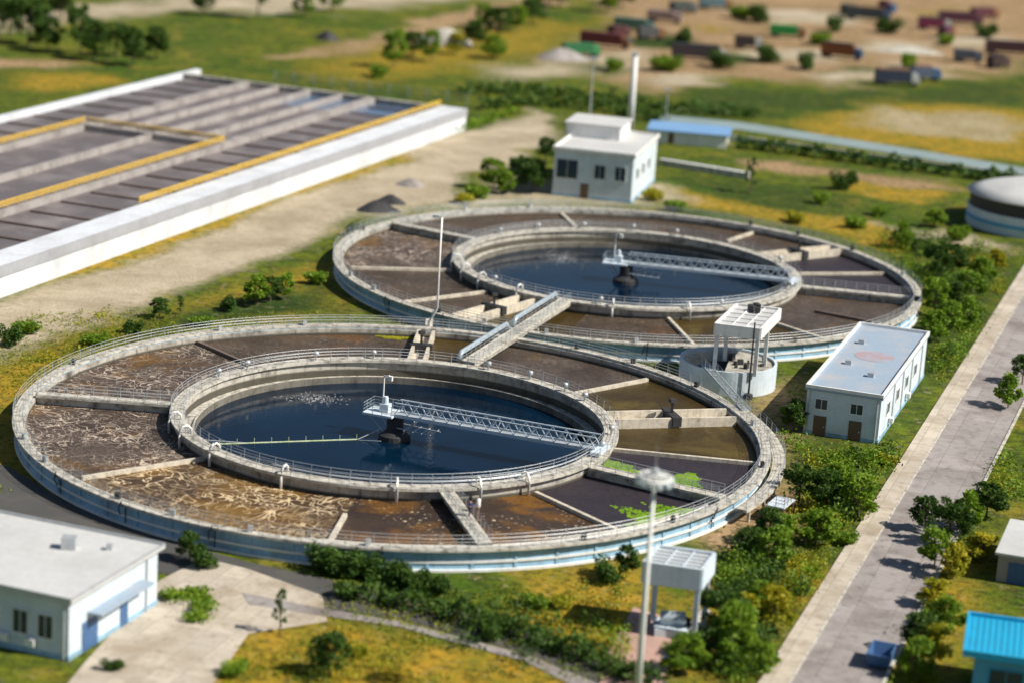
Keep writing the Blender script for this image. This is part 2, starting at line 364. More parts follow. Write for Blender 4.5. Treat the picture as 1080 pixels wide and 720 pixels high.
# concrete road at the right
P0=g(800,720)
def strip(name,c0,c1,a0,a1,z0,z1,mat,p=P0):
    m=MB(); q=[site(p,a0,c0),site(p,a0,c1),site(p,a1,c1),site(p,a1,c0)]
    m.prism([x[:2] for x in q],z0,z1); return struct(name,m,mat)
strip('road',2.4,9.2,-20,330,-.05,.03,M['yard'])
strip('pavement',0,2.25,-20,330,-.05,.14,M['paving'])
strip('kerb',2.25,2.4,-20,330,-.05,.15,M['walk'])
strip('kerb',9.2,9.5,-20,330,-.05,.14,M['walk'])
# service road and forecourt bottom left
slab('road',[(-80,470),(10,492),(70,530),(165,566),(260,592),(400,622),(520,652),(640,692),(740,735),(660,735),(560,690),(420,652),(330,640),(236,618),(150,600),(-80,560)],.03,M['asphalt'])
slab('forecourt',[(168,612),(215,588),(262,600),(340,628),(345,655),(262,668),(215,735),(60,735),(88,700)],.05,M['paving'])
slab('path',[(255,625),(330,640),(420,655),(560,692),(640,725),(628,735),(552,697),(420,661),(330,648),(262,637)],.075,M['yard'])
slab('forecourt',[(638,690),(668,640),(700,650),(712,690),(690,735),(630,735)],.06,M['pink'])
slab('path',[(742,640),(750,645),(706,700),(697,694)],.11,M['walk'])
# turf island on the forecourt

# ------------------------------------------------------------------ treatment tanks
NC=Vector((-11.646,239.631,0)); FC=Vector((14.88,317.036,0))
ZO=2.2; ZI=2.55; ZS=1.15; ZW=.22
def pol(a,r,z=0): return Vector((r*math.cos(R_(a)),r*math.sin(R_(a)),z))
def ring_rail(m,r,z,a0,a1,step=2.0,bars=(.38,.72,1.05),t=.018,pt=.025):
    n=max(2,int(abs(a1-a0)/1.5)); full=abs(a1-a0)>=359.9
    for b_ in bars:
        pts=[pol(a0+(a1-a0)*i/n,r,z+b_) for i in range(n if full else n+1)]
        m.tube(pts,t if b_<max(bars) else t*1.25,4,closed=full)
    k=int(abs(a1-a0)*PI/180*r/step)
    for i in range(k+(0 if full else 1)):
        p=pol(a0+(a1-a0)*i/k,r,z); m.box((p.x,p.y,z+max(bars)/2),(pt*2,pt*2,max(bars)))
def line_rail(m,a,b,step=1.5,bars=(.38,.72,1.05),t=.020,pt=.025):
    a=Vector(a);b=Vector(b);L=(b-a).length;k=max(1,round(L/step))
    for h in bars: m.tube([a+Vector((0,0,h)),b+Vector((0,0,h))],t if h<max(bars) else t*1.25,4)
    for i in range(k+1):
        p=a.lerp(b,i/k); m.box((p.x,p.y,p.z+max(bars)/2),(pt*2,pt*2,max(bars)))
def radial(m,a,r0,r1,w,z0,z1,off=0,a1=None):
    e=pol(a+90,1); p=pol(a,r0)+e*off; q=pol(a,r1)+e*off
    pts=[p-e*w/2,q-e*w/2,q+e*w/2,p+e*w/2]; m.prism([x[:2] for x in pts],z0,z1)
def make_tank(label,loc,KS,steps,walks,beams,troughs,stubs,sectors,pipes):
    T=thing('treatment_tank',label,'water tank',loc); T.scale=(KS,KS,1)
    m=MB(); m.sweep([(38.7,-.5),(39.3,-.5),(39.3,ZO-.26),(38.7,ZO-.26)]); ow=m.build('outer_wall',M['bluewall'],T)
    m=MB(); m.sweep([(39.303,.78),(39.42,.78),(39.42,1.0),(39.303,1.0)])
    m.sweep([(39.303,-.2),(39.62,-.2),(39.62,.22),(39.303,.22)]); m.build('string_course',M['whitepaint'],T)
    for k in range(60):
        a=k*6+2; p=pol(a,39.36); m=MB(); m.box((p.x,p.y,.95),(.10,.28,1.9),R_(a)); m.build('pilaster',M['bluewall'],T)
    m=MB(); m.sweep([(38.72,ZO-.22),(39.85,ZO-.22),(39.85,ZO),(38.72,ZO)]); m.build('outer_walkway',M['walk'],T)
    m=MB(); m.sweep([(38.45,-.5),(38.697,-.5),(38.697,ZO-.30),(38.45,ZO-.30)]); m.build('lining',M['wetwall'],T)
    m=MB(); ring_rail(m,39.78,ZO,0,360); m.build('railing',M['steel'],T)
    m=MB(); ring_rail(m,38.8,ZO,0,360); m.build('railing',M['steel'],T)
    for r_,z_ in ((38.12,1.95),(38.05,1.62)):
        m=MB(); m.tube([pol(a,r_,z_) for a in np.linspace(-99,-33,60)],.09,6); m.build('service_pipe',M['whitepaint'],T,True)
    for r_,z_ in ((22.02,ZI+.18),(22.0,ZI-.2)):
        m=MB(); m.tube([pol(a,r_,z_) for a in np.linspace(-120,-20,80)],.08,6); m.build('service_pipe',M['steel'],T,True)
    for a in (-158,-147,-128,-118,-106,-90,-60,-44,-12,10,32,48,60,110,126,160):
        m=MB(); p=pol(a,39.2,ZO); m.box((p.x,p.y,ZO+.3),(.35,.5,.6),R_(a+20)); m.build('junction_box',M['dark'] if a%4==0 else M['steel'],T)
    for a in (-141,-126,-111,-88,-35):
        m=MB(); m.tube([pol(a,39.45,.0),pol(a,39.45,1.9),pol(a,39.95,1.98),pol(a,40.02,2.5),pol(a-.6,39.95,1.7),pol(a-.9,39.5,.9)],.06,5); m.build('hose',M['dark'],T,True)
    # inner ring: wall, walkway, launder, weir
    m=MB(); m.sweep([(22.5,-1.5),(23.3,-1.5),(23.3,ZI-.28),(22.5,ZI-.28)]); m.build('inner_wall',M['wetwall'],T)
    m=MB(); m.sweep([(22.2,ZI-.28),(23.75,ZI-.28),(23.75,ZI),(22.2,ZI)]); m.build('inner_walkway',M['walk'],T)
    m=MB(); m.sweep([(21.35,-1.2),(22.497,-1.2),(22.497,.65),(21.35,.65)]); m.sweep([(21.1,-1.2),(21.347,-1.2),(21.347,.88),(21.1,.88)])
    m.build('launder',M['walk'],T)
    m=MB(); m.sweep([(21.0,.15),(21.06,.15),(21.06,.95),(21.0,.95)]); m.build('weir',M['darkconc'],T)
    m=MB(); ring_rail(m,23.65,ZI,0,360); m.build('railing',M['steel'],T)
    m=MB(); ring_rail(m,22.3,ZI,0,360); m.build('railing',M['steel'],T)
    # walkways across the channel
    for a,lf in walks:
        m=MB(); radial(m,a,23.7,38.4,1.5,ZO-.22,ZO+.04); radial(m,a,23.2,38.7,.5,0,ZO-.223)
        wk=m.build('cross_walkway',M['walk'],T)
        m=MB(); e=pol(a+90,.7)
        for s in(-1,1): line_rail(m,pol(a,23.9,ZO+.04)+e*s,pol(a,38.2,ZO+.04)+e*s)
        m.build('railing',M['steel'],wk)
    for a,r0,r1,mt in beams:
        m=MB(); radial(m,a,r0,r1,.42,.2,ZS+.38); m.build('baffle_beam',M[mt],T)
    for a,r0,r1,wd in troughs:
        m=MB()
        for s in(-1,1): radial(m,a,r0,r1,.35,0,ZO,off=s*wd/2)
        radial(m,a,r0,r1,wd-.36,0,1.3)
        tr=m.build('channel_trough',M['beam'],T)
        m=MB(); radial(m,a,(r0+r1)/2-.5,(r0+r1)/2+.5,wd+.9,1.3,ZO+.15)
        p=pol(a,(r0+r1)/2); m.box((p.x,p.y,ZO+.75),(.3,.3,1.2)); m.box((p.x,p.y,ZO+1.5),(.7,.5,.4),R_(30))
        m.build('sluice_gate',M['dark'],tr)
    # overflow pipes hooked over the inner walkway
    for a in pipes:
        m=MB(); pts=[pol(a,23.9,ZS-.1),pol(a,23.95,ZI-.2),pol(a,23.9,ZI+.45),pol(a,23.55,ZI+.8),pol(a,23.1,ZI+.85),pol(a,22.75,ZI+.55),pol(a,22.7,ZI)]
        m.tube(pts,.13,8); m.build('overflow_pipe',M['whitepaint'],T,True)
    for a in stubs:
        m=MB(); p=pol(a,22.95,ZI)
        m.lathe([(0,1.0),(.28,.95),(.34,.75),(.3,.55),(.12,.5),(.12,0)],p,10); m.build('valve_head',M['steel'],T,True)
    # centre pier
    m=MB(); m.lathe([(0,2.45),(.9,2.45),(.9,1.2),(1.7,.7),(1.9,-1.2)],n=20); m.build('centre_pier',M['dark'],T)
    for k in range(6):
        pass
    # liquid
    for a0,a1,ma in sectors:
        m=MB(); n=max(2,int((a1-a0)/2)); vs=[];fs=[]
        for i in range(n+1):
            t=a0+(a1-a0)*i/n
            for r in(23.25,38.6): q=pol(t,r*KS,ZS)+loc; vs.append(q)
        for i in range(n): fs.append((2*i,2*i+1,2*i+3,2*i+2))
        m.add(vs,fs); struct('sludge_water',m,S[ma])
    m=MB(); n=96; m.add([Vector((loc.x,loc.y,ZW))]+[pol(360*i/n,21.2*KS,ZW)+loc for i in range(n)],[(0,i+1,(i+1)%n+1) for i in range(n)])
    struct('tank_water',m,S['water'])
    return T
t1=make_tank('large round concrete tank in the foreground, with the blue walled clear pool at its centre',NC,.985,[],
  walks=[(178,0),(-74,0),(-29,0)],
  beams=[(131,25.5,39,'brownbeam'),(-141.5,23.3,37.0,'beam'),(-95.7,29,36.8,'beam'),(-51,24,38.3,'beam'),(-6.5,23.3,38.3,'beam'),(42.5,24,37.8,'beam')],
  troughs=[(17,24.2,38.2,3.0),(88,24.0,38.3,1.8)],stubs=[140,152,117,100,66,52,38,-3,28,-18],
  sectors=[(-182,-141.5,'swirl'),(-141.5,-95.7,'foam'),(-95.7,-74,'fleck'),(-74,-51,'fleck'),(-51,-29,'smooth'),(-29,-6.5,'smooth'),(-6.5,17,'brown'),(17,42.5,'brown'),(42.5,74,'brownviolet'),(74,88,'brown'),(88,131,'faint'),(131,178,'swirl')],
  pipes=[-165,-153,-137,-114,-86,-66,-53])
t2=make_tank('large round concrete tank behind, partly hidden by the tower and the nearer tank',FC,1.0,[],
  walks=[(149,0),(-9.5,0)],
  beams=[(-170,24,37.5,'beam'),(-141,24,37.5,'beam'),(16.5,24.2,38.3,'beam'),(58.7,30,38.5,'beam'),(103,29,39,'beam'),(-30,28,36.2,'brownbeam'),(-78.5,23.5,38,'beam'),(-50,25,38,'beam')],
  troughs=[(36,24.2,38.3,2.4),(-124,24.0,38.3,2.4)],stubs=[140,122,104,86,-140,-100,-60,-20,70,20],
  sectors=[(-211,-170,'swirl'),(-170,-141,'faint'),(-141,-124,'faint'),(-124,-104,'brown'),(-104,-78.5,'faint'),(-78.5,-50,'brown'),(-50,-30,'brownviolet'),(-30,-9.5,'brownviolet'),(-9.5,16.5,'smooth'),(16.5,36,'smooth'),(36,58.7,'faint'),(58.7,103,'faint'),(103,149,'faint')],
  pipes=[-172,-158,-146,-128,-96,-72])
# broad outer gallery on the right side of the near tank
m=MB(); m.sweep([(40.05,1.35),(41.4,1.35),(41.4,1.6),(40.05,1.6)],-30,24); gl=m.build('outer_gallery',M['walk'],t1)
m=MB(); ring_rail(m,41.3,1.6,-30,24); m.build('railing',M['steel'],gl)
for a in range(-28,25,6):
    p=pol(a,41.0); m=MB(); m.box((p.x,p.y,.67),(.25,.25,1.36),R_(a)); m.build('gallery_post',M['concrete'],gl)
# pipes along the foot of the near wall
m=MB(); m.sweep([(36.6,.2),(36.85,.2),(36.85,1.55),(36.6,1.55)],-97,-38); m.build('effluent_baffle',M['beam'],t1)
# duckweed
def blob(name,cx,cy,rx,ry,rot,z,seed,mat,label,cat,arc=None):
    rs=random.Random(seed); m=MB()
    n=0
    for k in range(1900):
        if arc:
            t=rs.uniform(arc[0],arc[1]); u=(t-arc[0])/(arc[1]-arc[0]); r=arc[2]-rs.random()**1.6*arc[3]*math.sin(PI*u)*(1+.3*math.sin(u*19))*(.7+.5*rs.random()); p=pol(t,r*.985)+NC; x,y=p.x,p.y
        else:
            a=rs.uniform(0,2*PI); r=(math.sqrt(rs.random())*.85+abs(rs.gauss(0,.16)))*(.8+.2*math.sin(3*a+seed)+.12*math.sin(7*a)); dx,dy=r*rx*math.cos(a),r*ry*math.sin(a)
            x=cx+dx*math.cos(rot)-dy*math.sin(rot); y=cy+dx*math.sin(rot)+dy*math.cos(rot)
        s=rs.uniform(.12,.34); a=rs.uniform(0,PI); zz=z+rs.uniform(.005,.06); tl=rs.uniform(-.3,.3)*s
        m.add([(x+s*math.cos(a+q),y+s*math.sin(a+q),zz+(tl if i%2 else -tl)*.5) for i,q in enumerate((0,PI*.5,PI,PI*1.5))],[(0,1,2,3)])
    o=m.build(name,mat); tag(o,label,cat,kind='stuff')
c=g(648,491,ZS); blob('duckweed',c.x,c.y,3.2,1.2,R_(-32),ZS,3,M['algae'],'bright green duckweed mat behind the right hand cross walkway','duckweed')
c=g(722,506,ZS); blob('duckweed',c.x,c.y,1.7,2.3,0,ZS,5,M['algae'],'round bright green duckweed mat beside the lamp ring','duckweed')
blob('duckweed',0,0,0,0,0,ZS,8,M['algae'],'long green duckweed strip along the outer wall of the near tank','duckweed',arc=(-50,-31,38.15,5.5))
blob('duckweed',0,0,0,0,0,ZS,9,M['leafyellow'],'thin yellow green duckweed fringe under the far wall by the lamp pole','duckweed',arc=(90,97,38.0,.8))
def glintpatch(px,py,rx,ry,z,seed,label):
    rs=random.Random(seed); c=g(px,py,z); m=MB()
    for k in range(260):
        x=c.x+rs.gauss(0,rx)*1.3; y=c.y+rs.gauss(0,ry)*.9+.4*math.sin(x*3); s=rs.uniform(.02,.065)
        m.lathe([(0,.03),(s*.7,.025),(s,-.01)],(x,y,z),7)
    tag(m.build('foam',M['whitepaint']),label,'foam',kind='stuff')  # white flecks on the pool stand in for a glint of light
glintpatch(333,420,1.2,1.0,ZW,1,'white flecks imitating a glint at the back of the near pool')
glintpatch(592,272,1.0,2.0,ZW,2,'white flecks imitating a glint at the back of the far pool')
# ------------------------------------------------------------------ rotating scraper bridges
def scraper(loc,az,label,boom):
    T=thing('scraper_bridge',label,'scraper bridge',(loc.x,loc.y,0),R_(az),'rotating scraper bridges over the two pools')
    zb=2.95
    m=MB(); m.box((10.6,0,zb-.05),(24.0,1.3,.12)); m.build('deck',M['steel'],T)
    for s in(-1,1):
        m=MB(); y=s*.72; x0,x1=0.2,22.4; n=15
        m.beam((x0,y,zb),(x1,y,zb),.14,.36); m.beam((x0,y,zb+1.35),(x1,y,zb+1.35),.11,.12)
        for i in range(n):
            a=x0+(x1-x0)*i/n; b=x0+(x1-x0)*(i+1)/n
            m.beam((a,y,zb+.15),((a+b)/2,y,zb+1.3),.08,.08); m.beam(((a+b)/2,y,zb+1.3),(b,y,zb+.15),.08,.08)
        m.build('truss_side',M['bluewhite'],T)
    m=MB()
    for x in(3.8,7.5,11.2,14.9,18.6): m.tube([(x,.72,zb+1.3),(x,1.35,zb+.6),(x,.72,zb)],.035,5)
    m.build('bracing',M['steel'],T)
    m=MB(); m.box((-1.5,0,zb-.1),(3.4,3.0,.2)); pf=m.build('platform',M['bluewhite'],T)
    m=MB(); c=[(-3.1,-1.4),(.1,-1.4),(.1,1.4),(-3.1,1.4)]
    line_rail(m,(-3.1,-1.4,zb),(.1,-1.4,zb),1); line_rail(m,(-3.1,1.4,zb),(.1,1.4,zb),1); line_rail(m,(-3.1,-1.4,zb),(-3.1,1.4,zb),1)
    m.build('railing',M['bluesteel'],pf)
    m=MB(); m.box((-1.2,0,zb+.45),(1.0,.9,.9)); m.lathe([(0,1.7),(.25,1.65),(.3,1.3),(.3,.9)],(-1.2,0,zb),10); m.build('drive_motor',M['bluewhite'],pf)
    m=MB(); m.tube([(-1.9,.9,zb),(-1.9,.9,zb+3.6)],.09,6); ms=m.build('mast',M['whitepaint'],pf)
    m=MB(); m.beam((-1.9,.9,zb+3.55),(-1.2,.7,zb+3.75),.12,.12); m.box((-1.1,.7,zb+3.45),(.45,.35,.5)); m.build('floodlight',M['whitepaint'],ms)
    # end carriage on the rim
    m=MB(); m.box((22.7,0,zb-.08),(1.0,3.4,.35)); ec=m.build('end_carriage',M['bluewhite'],T)
    for s in(-1,1):
        m=MB(); m.tube([(22.55,s*1.35,2.76),(22.9,s*1.35,2.76)],.21,12); m.build('wheel',M['tyre'],ec)
    # support struts below the platform
    m=MB()
    for x,y in((-2.6,-1.2),(-2.6,1.2),(2.6,-1),(2.6,1)): m.tube([(x,y,zb-.2),(x*.4,y*.5,.9)],.07,5)
    for y in(-.9,.9): m.tube([(.6,y,1.7),(4.8,y,1.5)],.06,5)
    for x in(1.5,2.5,3.5,4.5): m.tube([(x,-1.2,1.6),(x,1.2,1.6)],.05,5)
    m.build('scraper_frame',M['steel'],T)
    if boom:
        a,b=boom; iv=Matrix.Rotation(-R_(az),4,'Z'); a=iv@a; b=iv@b
        m=MB(); m.tube([a,b],.16,8)
        d=(b-a)
        for i in range(9):
            p=a+d*(i/8); m.box((p.x,p.y,p.z+.3),(.07,.07,.6))
        bm=m.build('scum_boom',M['boom'],T)
        m=MB(); m.tube([a,a+Vector((0,0,0))+iv@Vector((2.6,.9,1.2))],.06,5); m.tube([a,a+iv@Vector((2.6,-1.1,.4))],.06,5); m.tube([a+d*.75,b+d*.12+Vector((0,0,.6))],.05,5); m.build('stay',M['steel'],bm)
    return T
M['boom']=surf('algae stained boom',(.45,.50,.35),(.16,.28,.06),.9,.8,streak=False)
scraper(NC,-20.5,'white lattice scraper bridge crossing the clear pool of the nearer tank','' or (Vector((-3.9,-1.2,.15)),Vector((-17.6,-5.8,.15))))
scraper(FC,-10.5,'white lattice scraper bridge crossing the clear pool of the farther tank',None)

# ------------------------------------------------------------------ link footbridge between the tanks
A=NC+pol(73.5,23.9); B=FC+pol(-111,23.9); zb=2.72
T=thing('footbridge','concrete footbridge with a fat steel pipe linking the two round tanks','footbridge',(A.x,A.y,0))
o0=Vector((A.x,A.y,0)); L=(B-A); d=L.normalized(); e=Vector((-d.y,d.x,0)); 
m=MB(); pts=[e*-.85,L+e*-.85,L+e*.85,e*.85]; m.prism([p[:2] for p in pts],zb-.3,zb); m.build('deck',M['walk'],T)
m=MB()
for s in(-.7,.7): m.beam(e*s*1.0+Vector((0,0,zb-.5)),L+e*s*1.0+Vector((0,0,zb-.5)),.25,.4)
for f_ in(.42,.62): 
    p=L*f_; m.box((p.x,p.y,1.0),(.5,2.2,2.0),math.atan2(d.y,d.x))
m.build('girder',M['concrete'],T)
m=MB(); k=.46; q=L*k
m.tube([e*1.15+Vector((0,0,zb+.1)),e*1.15+d*.8+Vector((0,0,zb+.75)),q+e*1.15+Vector((0,0,zb+.75)),q+e*1.15+d*.8+Vector((0,0,zb-.1))],.30,10)
q2=L*(k+.07)
m.tube([q2+e*1.15+Vector((0,0,zb-.1)),q2+e*1.15+d*.8+Vector((0,0,zb+.75)),L+e*1.15-d*.5+Vector((0,0,zb+.75)),L+e*1.15+Vector((0,0,zb-.1))],.30,10)
m.build('steel_pipe',M['bluesteel'],T,True)
for s in(-.78,.78):
    m=MB(); line_rail(m,e*s+Vector((0,0,zb)),L+e*s+Vector((0,0,zb))); m.build('railing',M['steel'],T)
# ------------------------------------------------------------------ tall lamp pole between the tanks
b0=g(452,348,1.2); b0.z=0
T=thing('lamp_pole','tall thin white lamp pole rising between the two round tanks','lamp pole',b0)
m=MB(); m.tube([(0,0,0),(0,0,2.2),(.9,0,4.0),(.9,0,15.2)],.2,8,r2=.11); m.build('pole',M['whitepaint'],T,True)
m=MB(); m.beam((.9,0,15.2),(.2,.1,15.35),.12,.12); m.box((0.1,.1,15.3),(.7,.4,.3)); m.build('lamp_head',M['steel'],T)
m=MB(); m.beam((0,-1.4,.95),(0,1.6,2.0),.9,.4);  m.build('footing',M['beam'],T)
# ------------------------------------------------------------------ person on the front cross walkway
def person():
    p=NC+pol(-74,30.4,ZO+.04)+pol(16,.35)
    T=thing('person','person in a blue jacket and dark trousers standing on the front cross walkway','person',p,R_(-5))
    skin=surf('skin',(.45,.28,.2),(.4,.25,.18),.1,3,streak=False,bmp=0); jk=surf('blue jacket',(.03,.07,.28),(.02,.04,.15),.3,3,streak=False); tr=surf('dark trousers',(.04,.04,.06),(.03,.03,.03),.3,3,streak=False)
    hair=surf('black hair',(.012,.01,.01),(.02,.02,.02),.3,3,streak=False)
    def skinmesh(name,vs,es,rad,mat,par):
        me=bpy.data.meshes.new(name); me.from_pydata(vs,es,[]); o=bpy.data.objects.new(name,me); COL.objects.link(o)
        o.modifiers.new('Skin','SKIN'); sv=me.skin_vertices[0].data
        for i,r in enumerate(rad): sv[i].radius=(r,r)
        sv[0].use_root=True
        s=o.modifiers.new('Sub','SUBSURF'); s.levels=1; s.render_levels=2; me.materials.append(mat); o.parent=par; return o
    V=[(0,0,.92),(.02,0,1.15),(.07,0,1.38),(.10,0,1.47),(.13,0,1.56),(.15,0,1.68)]
    r=[.13,.12,.12,.055,.07,.085]; E=[(0,1),(1,2),(2,3),(3,4),(4,5)]
    for s in(-1,1):
        k=len(V); V+=[(0,s*.10,.86),(.03,s*.11,.48),(-.02,s*.12,.08),(.13,s*.13,.04)]; r+=[.085,.06,.045,.04]; E+=[(0,k),(k,k+1),(k+1,k+2),(k+2,k+3)]
        k=len(V); V+=[(.08,s*.19,1.38),(.16,s*.24,1.12),(.38,s*.2,1.06),(.46,s*.19,1.05)]; r+=[.06,.045,.035,.03]; E+=[(2,k),(k,k+1),(k+1,k+2),(k+2,k+3)]
        for j in range(4):
            q=len(V); V+=[(.51,s*(.16+.02*j),1.05),(.54,s*(.16+.02*j),1.02)]; r+=[.010,.008]; E+=[(k+3,q),(q,q+1)]
        q=len(V); V+=[(.48,s*.14,1.04),(.5,s*.12,1.03)]; r+=[.011,.009]; E+=[(k+3,q),(q,q+1)]
    skinmesh('body',V,E,r,skin,T)
    V=[(.02,0,.95),(.03,0,1.15),(.07,0,1.38)];r=[.155,.145,.14];E=[(0,1),(1,2)]
    for s in(-1,1):
        k=len(V);V+=[(.08,s*.19,1.38),(.16,s*.24,1.12),(.36,s*.2,1.06)];r+=[.075,.06,.05];E+=[(2,k),(k,k+1),(k+1,k+2)]
    skinmesh('jacket',V,E,r,jk,T)
    V=[(0,0,.9)];r=[.14];E=[]
    for s in(-1,1):
        k=len(V);V+=[(0,s*.10,.84),(.03,s*.11,.48),(-.02,s*.12,.1)];r+=[.1,.078,.062];E+=[(0,k),(k,k+1),(k+1,k+2)]
    skinmesh('trousers',V,E,r,tr,T)
    m=MB(); m.lathe([(0,.13),(.07,.11),(.105,.05),(.11,-.02),(.10,-.06)],(.13,0,1.67),12); m.build('hair',hair,T,True)
person()
# valve stands near the person
for (px,py,lb) in((504,540,'short white topped valve stand beside the person on the front walkway'),):
    b=g(px,py,ZO); T=thing('valve_stand',lb,'valve stand',(b.x,b.y,ZO-.9))
    m=MB(); m.tube([(0,0,0),(0,0,1.4)],.12,8); m.box((0,0,.1),(.8,.5,.2)); m.build('post',M['rust'],T)
    m=MB(); m.lathe([(0,2.3),(.2,2.25),(.22,1.5),(.15,1.4)],n=10); m.build('cap',M['whitepaint'],T,True)
# ------------------------------------------------------------------ round sludge well with the tower
WC=Vector((25.4,270.2,0)); WR=5.7; WH=2.9
T=thing('sludge_well','round white walled well between the two big tanks with the tower on it','well',(WC.x,WC.y,0))
m=MB(); m.sweep([(WR-.3,0),(WR,0),(WR,WH),(WR-.3,WH)],n=64); m.build('wall',M['bluewhite'],T,False)
m=MB(); n=40; m.sweep([(0.02,0.6),(WR-.31,.6),(WR-.31,1.2),(0.02,1.2)],n=48); m.build('floor',M['dark'],T)
m=MB(); m.sweep([(.02,WH-.55),(WR-.305,WH-.55),(WR-.305,WH-.3),(.02,WH-.3)],-100,85,n=40); pl=m.build('cover_slab',M['concrete'],T)
m=MB()
for k in range(9):
    a=random.uniform(-80,70); r=random.uniform(1,4.6); p=pol(a,r); s=random.uniform(.3,.8)
    m.box((p.x,p.y,WH-.3+s/2),(s,s*.7,s),random.random()*3)
m.build('equipment',M['dark'],T)
m=MB(); m.sweep([(WR-1.4,1.2),(WR-.31,1.2),(WR-.31,2.4),(WR-.8,2.4)],115,190,n=20); m.build('ledge',M['beam'],T)
ux=Vector((.975,-.22,0)).normalized(); uy=Vector((.30,.954,0)).normalized()
def tower(base,w_,dcol,droof,z0,zt,label,mat,bh,group=None,inner=True):
    T=thing('portal_tower',label,'tower',(base.x,base.y,0))
    for i,(a,b) in enumerate(((0,0),(w_,0),(w_,dcol),(0,dcol))):
        p=ux*a+uy*b; m=MB(); m.box((p.x,p.y,(z0+zt-.3)/2),(.42,.42,zt-.3-z0),math.atan2(ux.y,ux.x)); m.build('column',mat,T)
    fr=MB(); h=.25
    c=[ux*-h+uy*-h,ux*(w_+h)+uy*-h,ux*(w_+h)+uy*(droof),ux*-h+uy*droof]
    for i in range(4):
        a=c[i];b=c[(i+1)%4]; d_=(b-a).normalized()*.001
        fr.beam(a+Vector((0,0,zt-bh/2)),b+Vector((0,0,zt-bh/2)),.3,bh-.004*i)
    f=fr.build('top_frame',mat,T)
    m=MB(); q=[ux*(-h+.17)+uy*(-h+.17),ux*(w_+h-.17)+uy*(-h+.17),ux*(w_+h-.17)+uy*(droof-.17),ux*(-h+.17)+uy*(droof-.17)]
    m.prism([p[:2] for p in q],zt-.45,zt-.25); m.build('roof_slab',M['roofgrey'],T)
    m=MB()
    for k in range(1,5):
        a=q[0].lerp(q[3],k/5);b=q[1].lerp(q[2],k/5); m.beam(a+Vector((0,0,zt-.17)),b+Vector((0,0,zt-.17)),.12,.14)
    for k in(.33,.66):
        a=q[0].lerp(q[1],k);b=q[3].lerp(q[2],k); m.beam(a+Vector((0,0,zt-.166)),b+Vector((0,0,zt-.166)),.12,.12)
    m.build('roof_ribs',mat,T)
    if inner:
        m=MB()
        for k in range(5):
            p=ux*random.uniform(.2*w_,.8*w_)+uy*(droof*(.72+.05*k)); m.box((p.x,p.y,zt+.15),(.6,.5,.7),k)
        m.build('hoist_gear',M['dark'],T)
    return T
tb=g(753,391,WH-.3)
tower(tb,4.7,5.2,10.5,WH-.3,8.3,'white four legged concrete tower with a flat roof on the round well','' or M['whitepaint'],1.35)
# dark post before the well
b=g(789,420); T=thing('dark_post','thin dark post standing in front of the round well','post',b)
m=MB(); m.tube([(0,0,0),(0,0,9.0)],.13,8,r2=.09); m.build('pole',M['dark'],T); m=MB(); m.lathe([(0,.7),(.5,.55),(.55,0)],n=10); m.build('base',M['dark'],T)
# stair from the well to the near tank
a=g(744,384,WH+.1); b=g(775,432,ZO+.1)
b=Vector((NC.x,NC.y,0))+ (Vector((b.x,b.y,0))-NC).normalized()*39.6; b.z=ZO+.05
T=thing('steel_stair','steel stair with handrails from the round well to the near tank','stair',(a.x,a.y,0))
o0=Vector((a.x,a.y,0)); a-=o0;b-=o0; d=(b-a); e=Vector((-d.y,d.x,0)).normalized()*.5
m=MB(); 
for s in(-1,1): m.beam(a+e*s,b+e*s,.1,.25)
m.build('stringer',M['bluesteel'],T)
for k in range(28):
    p=a.lerp(b,k/27); m=MB(); m.beam(p-e*.9+Vector((0,0,.05)),p+e*.9+Vector((0,0,.05)),.26,.05); m.build('tread',M['steel'],T)
for s in(-1,1):
    m=MB(); line_rail(m,a+e*s,b+e*s); m.build('railing',M['steel'],T)
# stair tower on the right of the near tank
az=-24; p=NC+pol(az,41.6)
T=thing('access_stair','brown legged access stair against the right side of the near tank','stair',(p.x,p.y,0),R_(az))
m=MB(); m.box((.9,0,1.62),(1.9,3.4,.12)); m.build('landing',M['bluewhite'],T)
for x in(.3,1.7):
    for y in(-1.5,1.5):
        m=MB(); m.box((x,y,.78),(.14,.14,1.56)); m.build('leg',M['rust'],T)
m=MB(); line_rail(m,(1.8,-1.6,1.68),(1.8,1.6,1.68),1); line_rail(m,(.1,-1.6,1.68),(1.8,-1.6,1.68),.9); m.build('railing',M['rust'],T)
m=MB()
for k in range(8): m.box((.9,1.9+.3*k,1.5-.2*k),(1.3,.3,.06))
for s in(-.7,.7): m.beam((.9+s,1.7,1.6),(.9+s,4.1,0.02),.08,.22)
m.build('flight',M['rust'],T)
# ------------------------------------------------------------------ high mast lamp
b=Vector((11.35,171.0,0))
T=thing('high_mast_lamp','high mast lamp with a round ring of floodlights in the right foreground','lamp mast',b)
m=MB(); m.tube([(0,0,0),(0,0,10),(0,0,19.9)],.30,10,r2=.13); m.build('pole',M['whitepaint'],T,True)
m=MB(); 
for r,z,t in((1.30,19.9,.10),(.75,20.25,.07),(1.2,20.1,.05)): m.tube([(r*math.cos(2*PI*i/28),r*math.sin(2*PI*i/28),z) for i in range(28)],t,6,closed=True)
for k in range(12):
    t=2*PI*k/12; C,S_=math.cos(t),math.sin(t); m.tube([(.1*C,.1*S_,20.3),(1.3*C,1.3*S_,19.95)],.05,5); m.tube([(.15*C,.15*S_,19.3),(1.25*C,1.25*S_,19.85)],.04,5)
rg=m.build('lamp_ring',M['whitepaint'],T)
for k in range(12):
    t=2*PI*(k+.5)/12; m=MB(); m.box((1.3*math.cos(t),1.3*math.sin(t),19.62),(.42,.3,.3),t); m.build('floodlight',M['bluewhite'],rg)
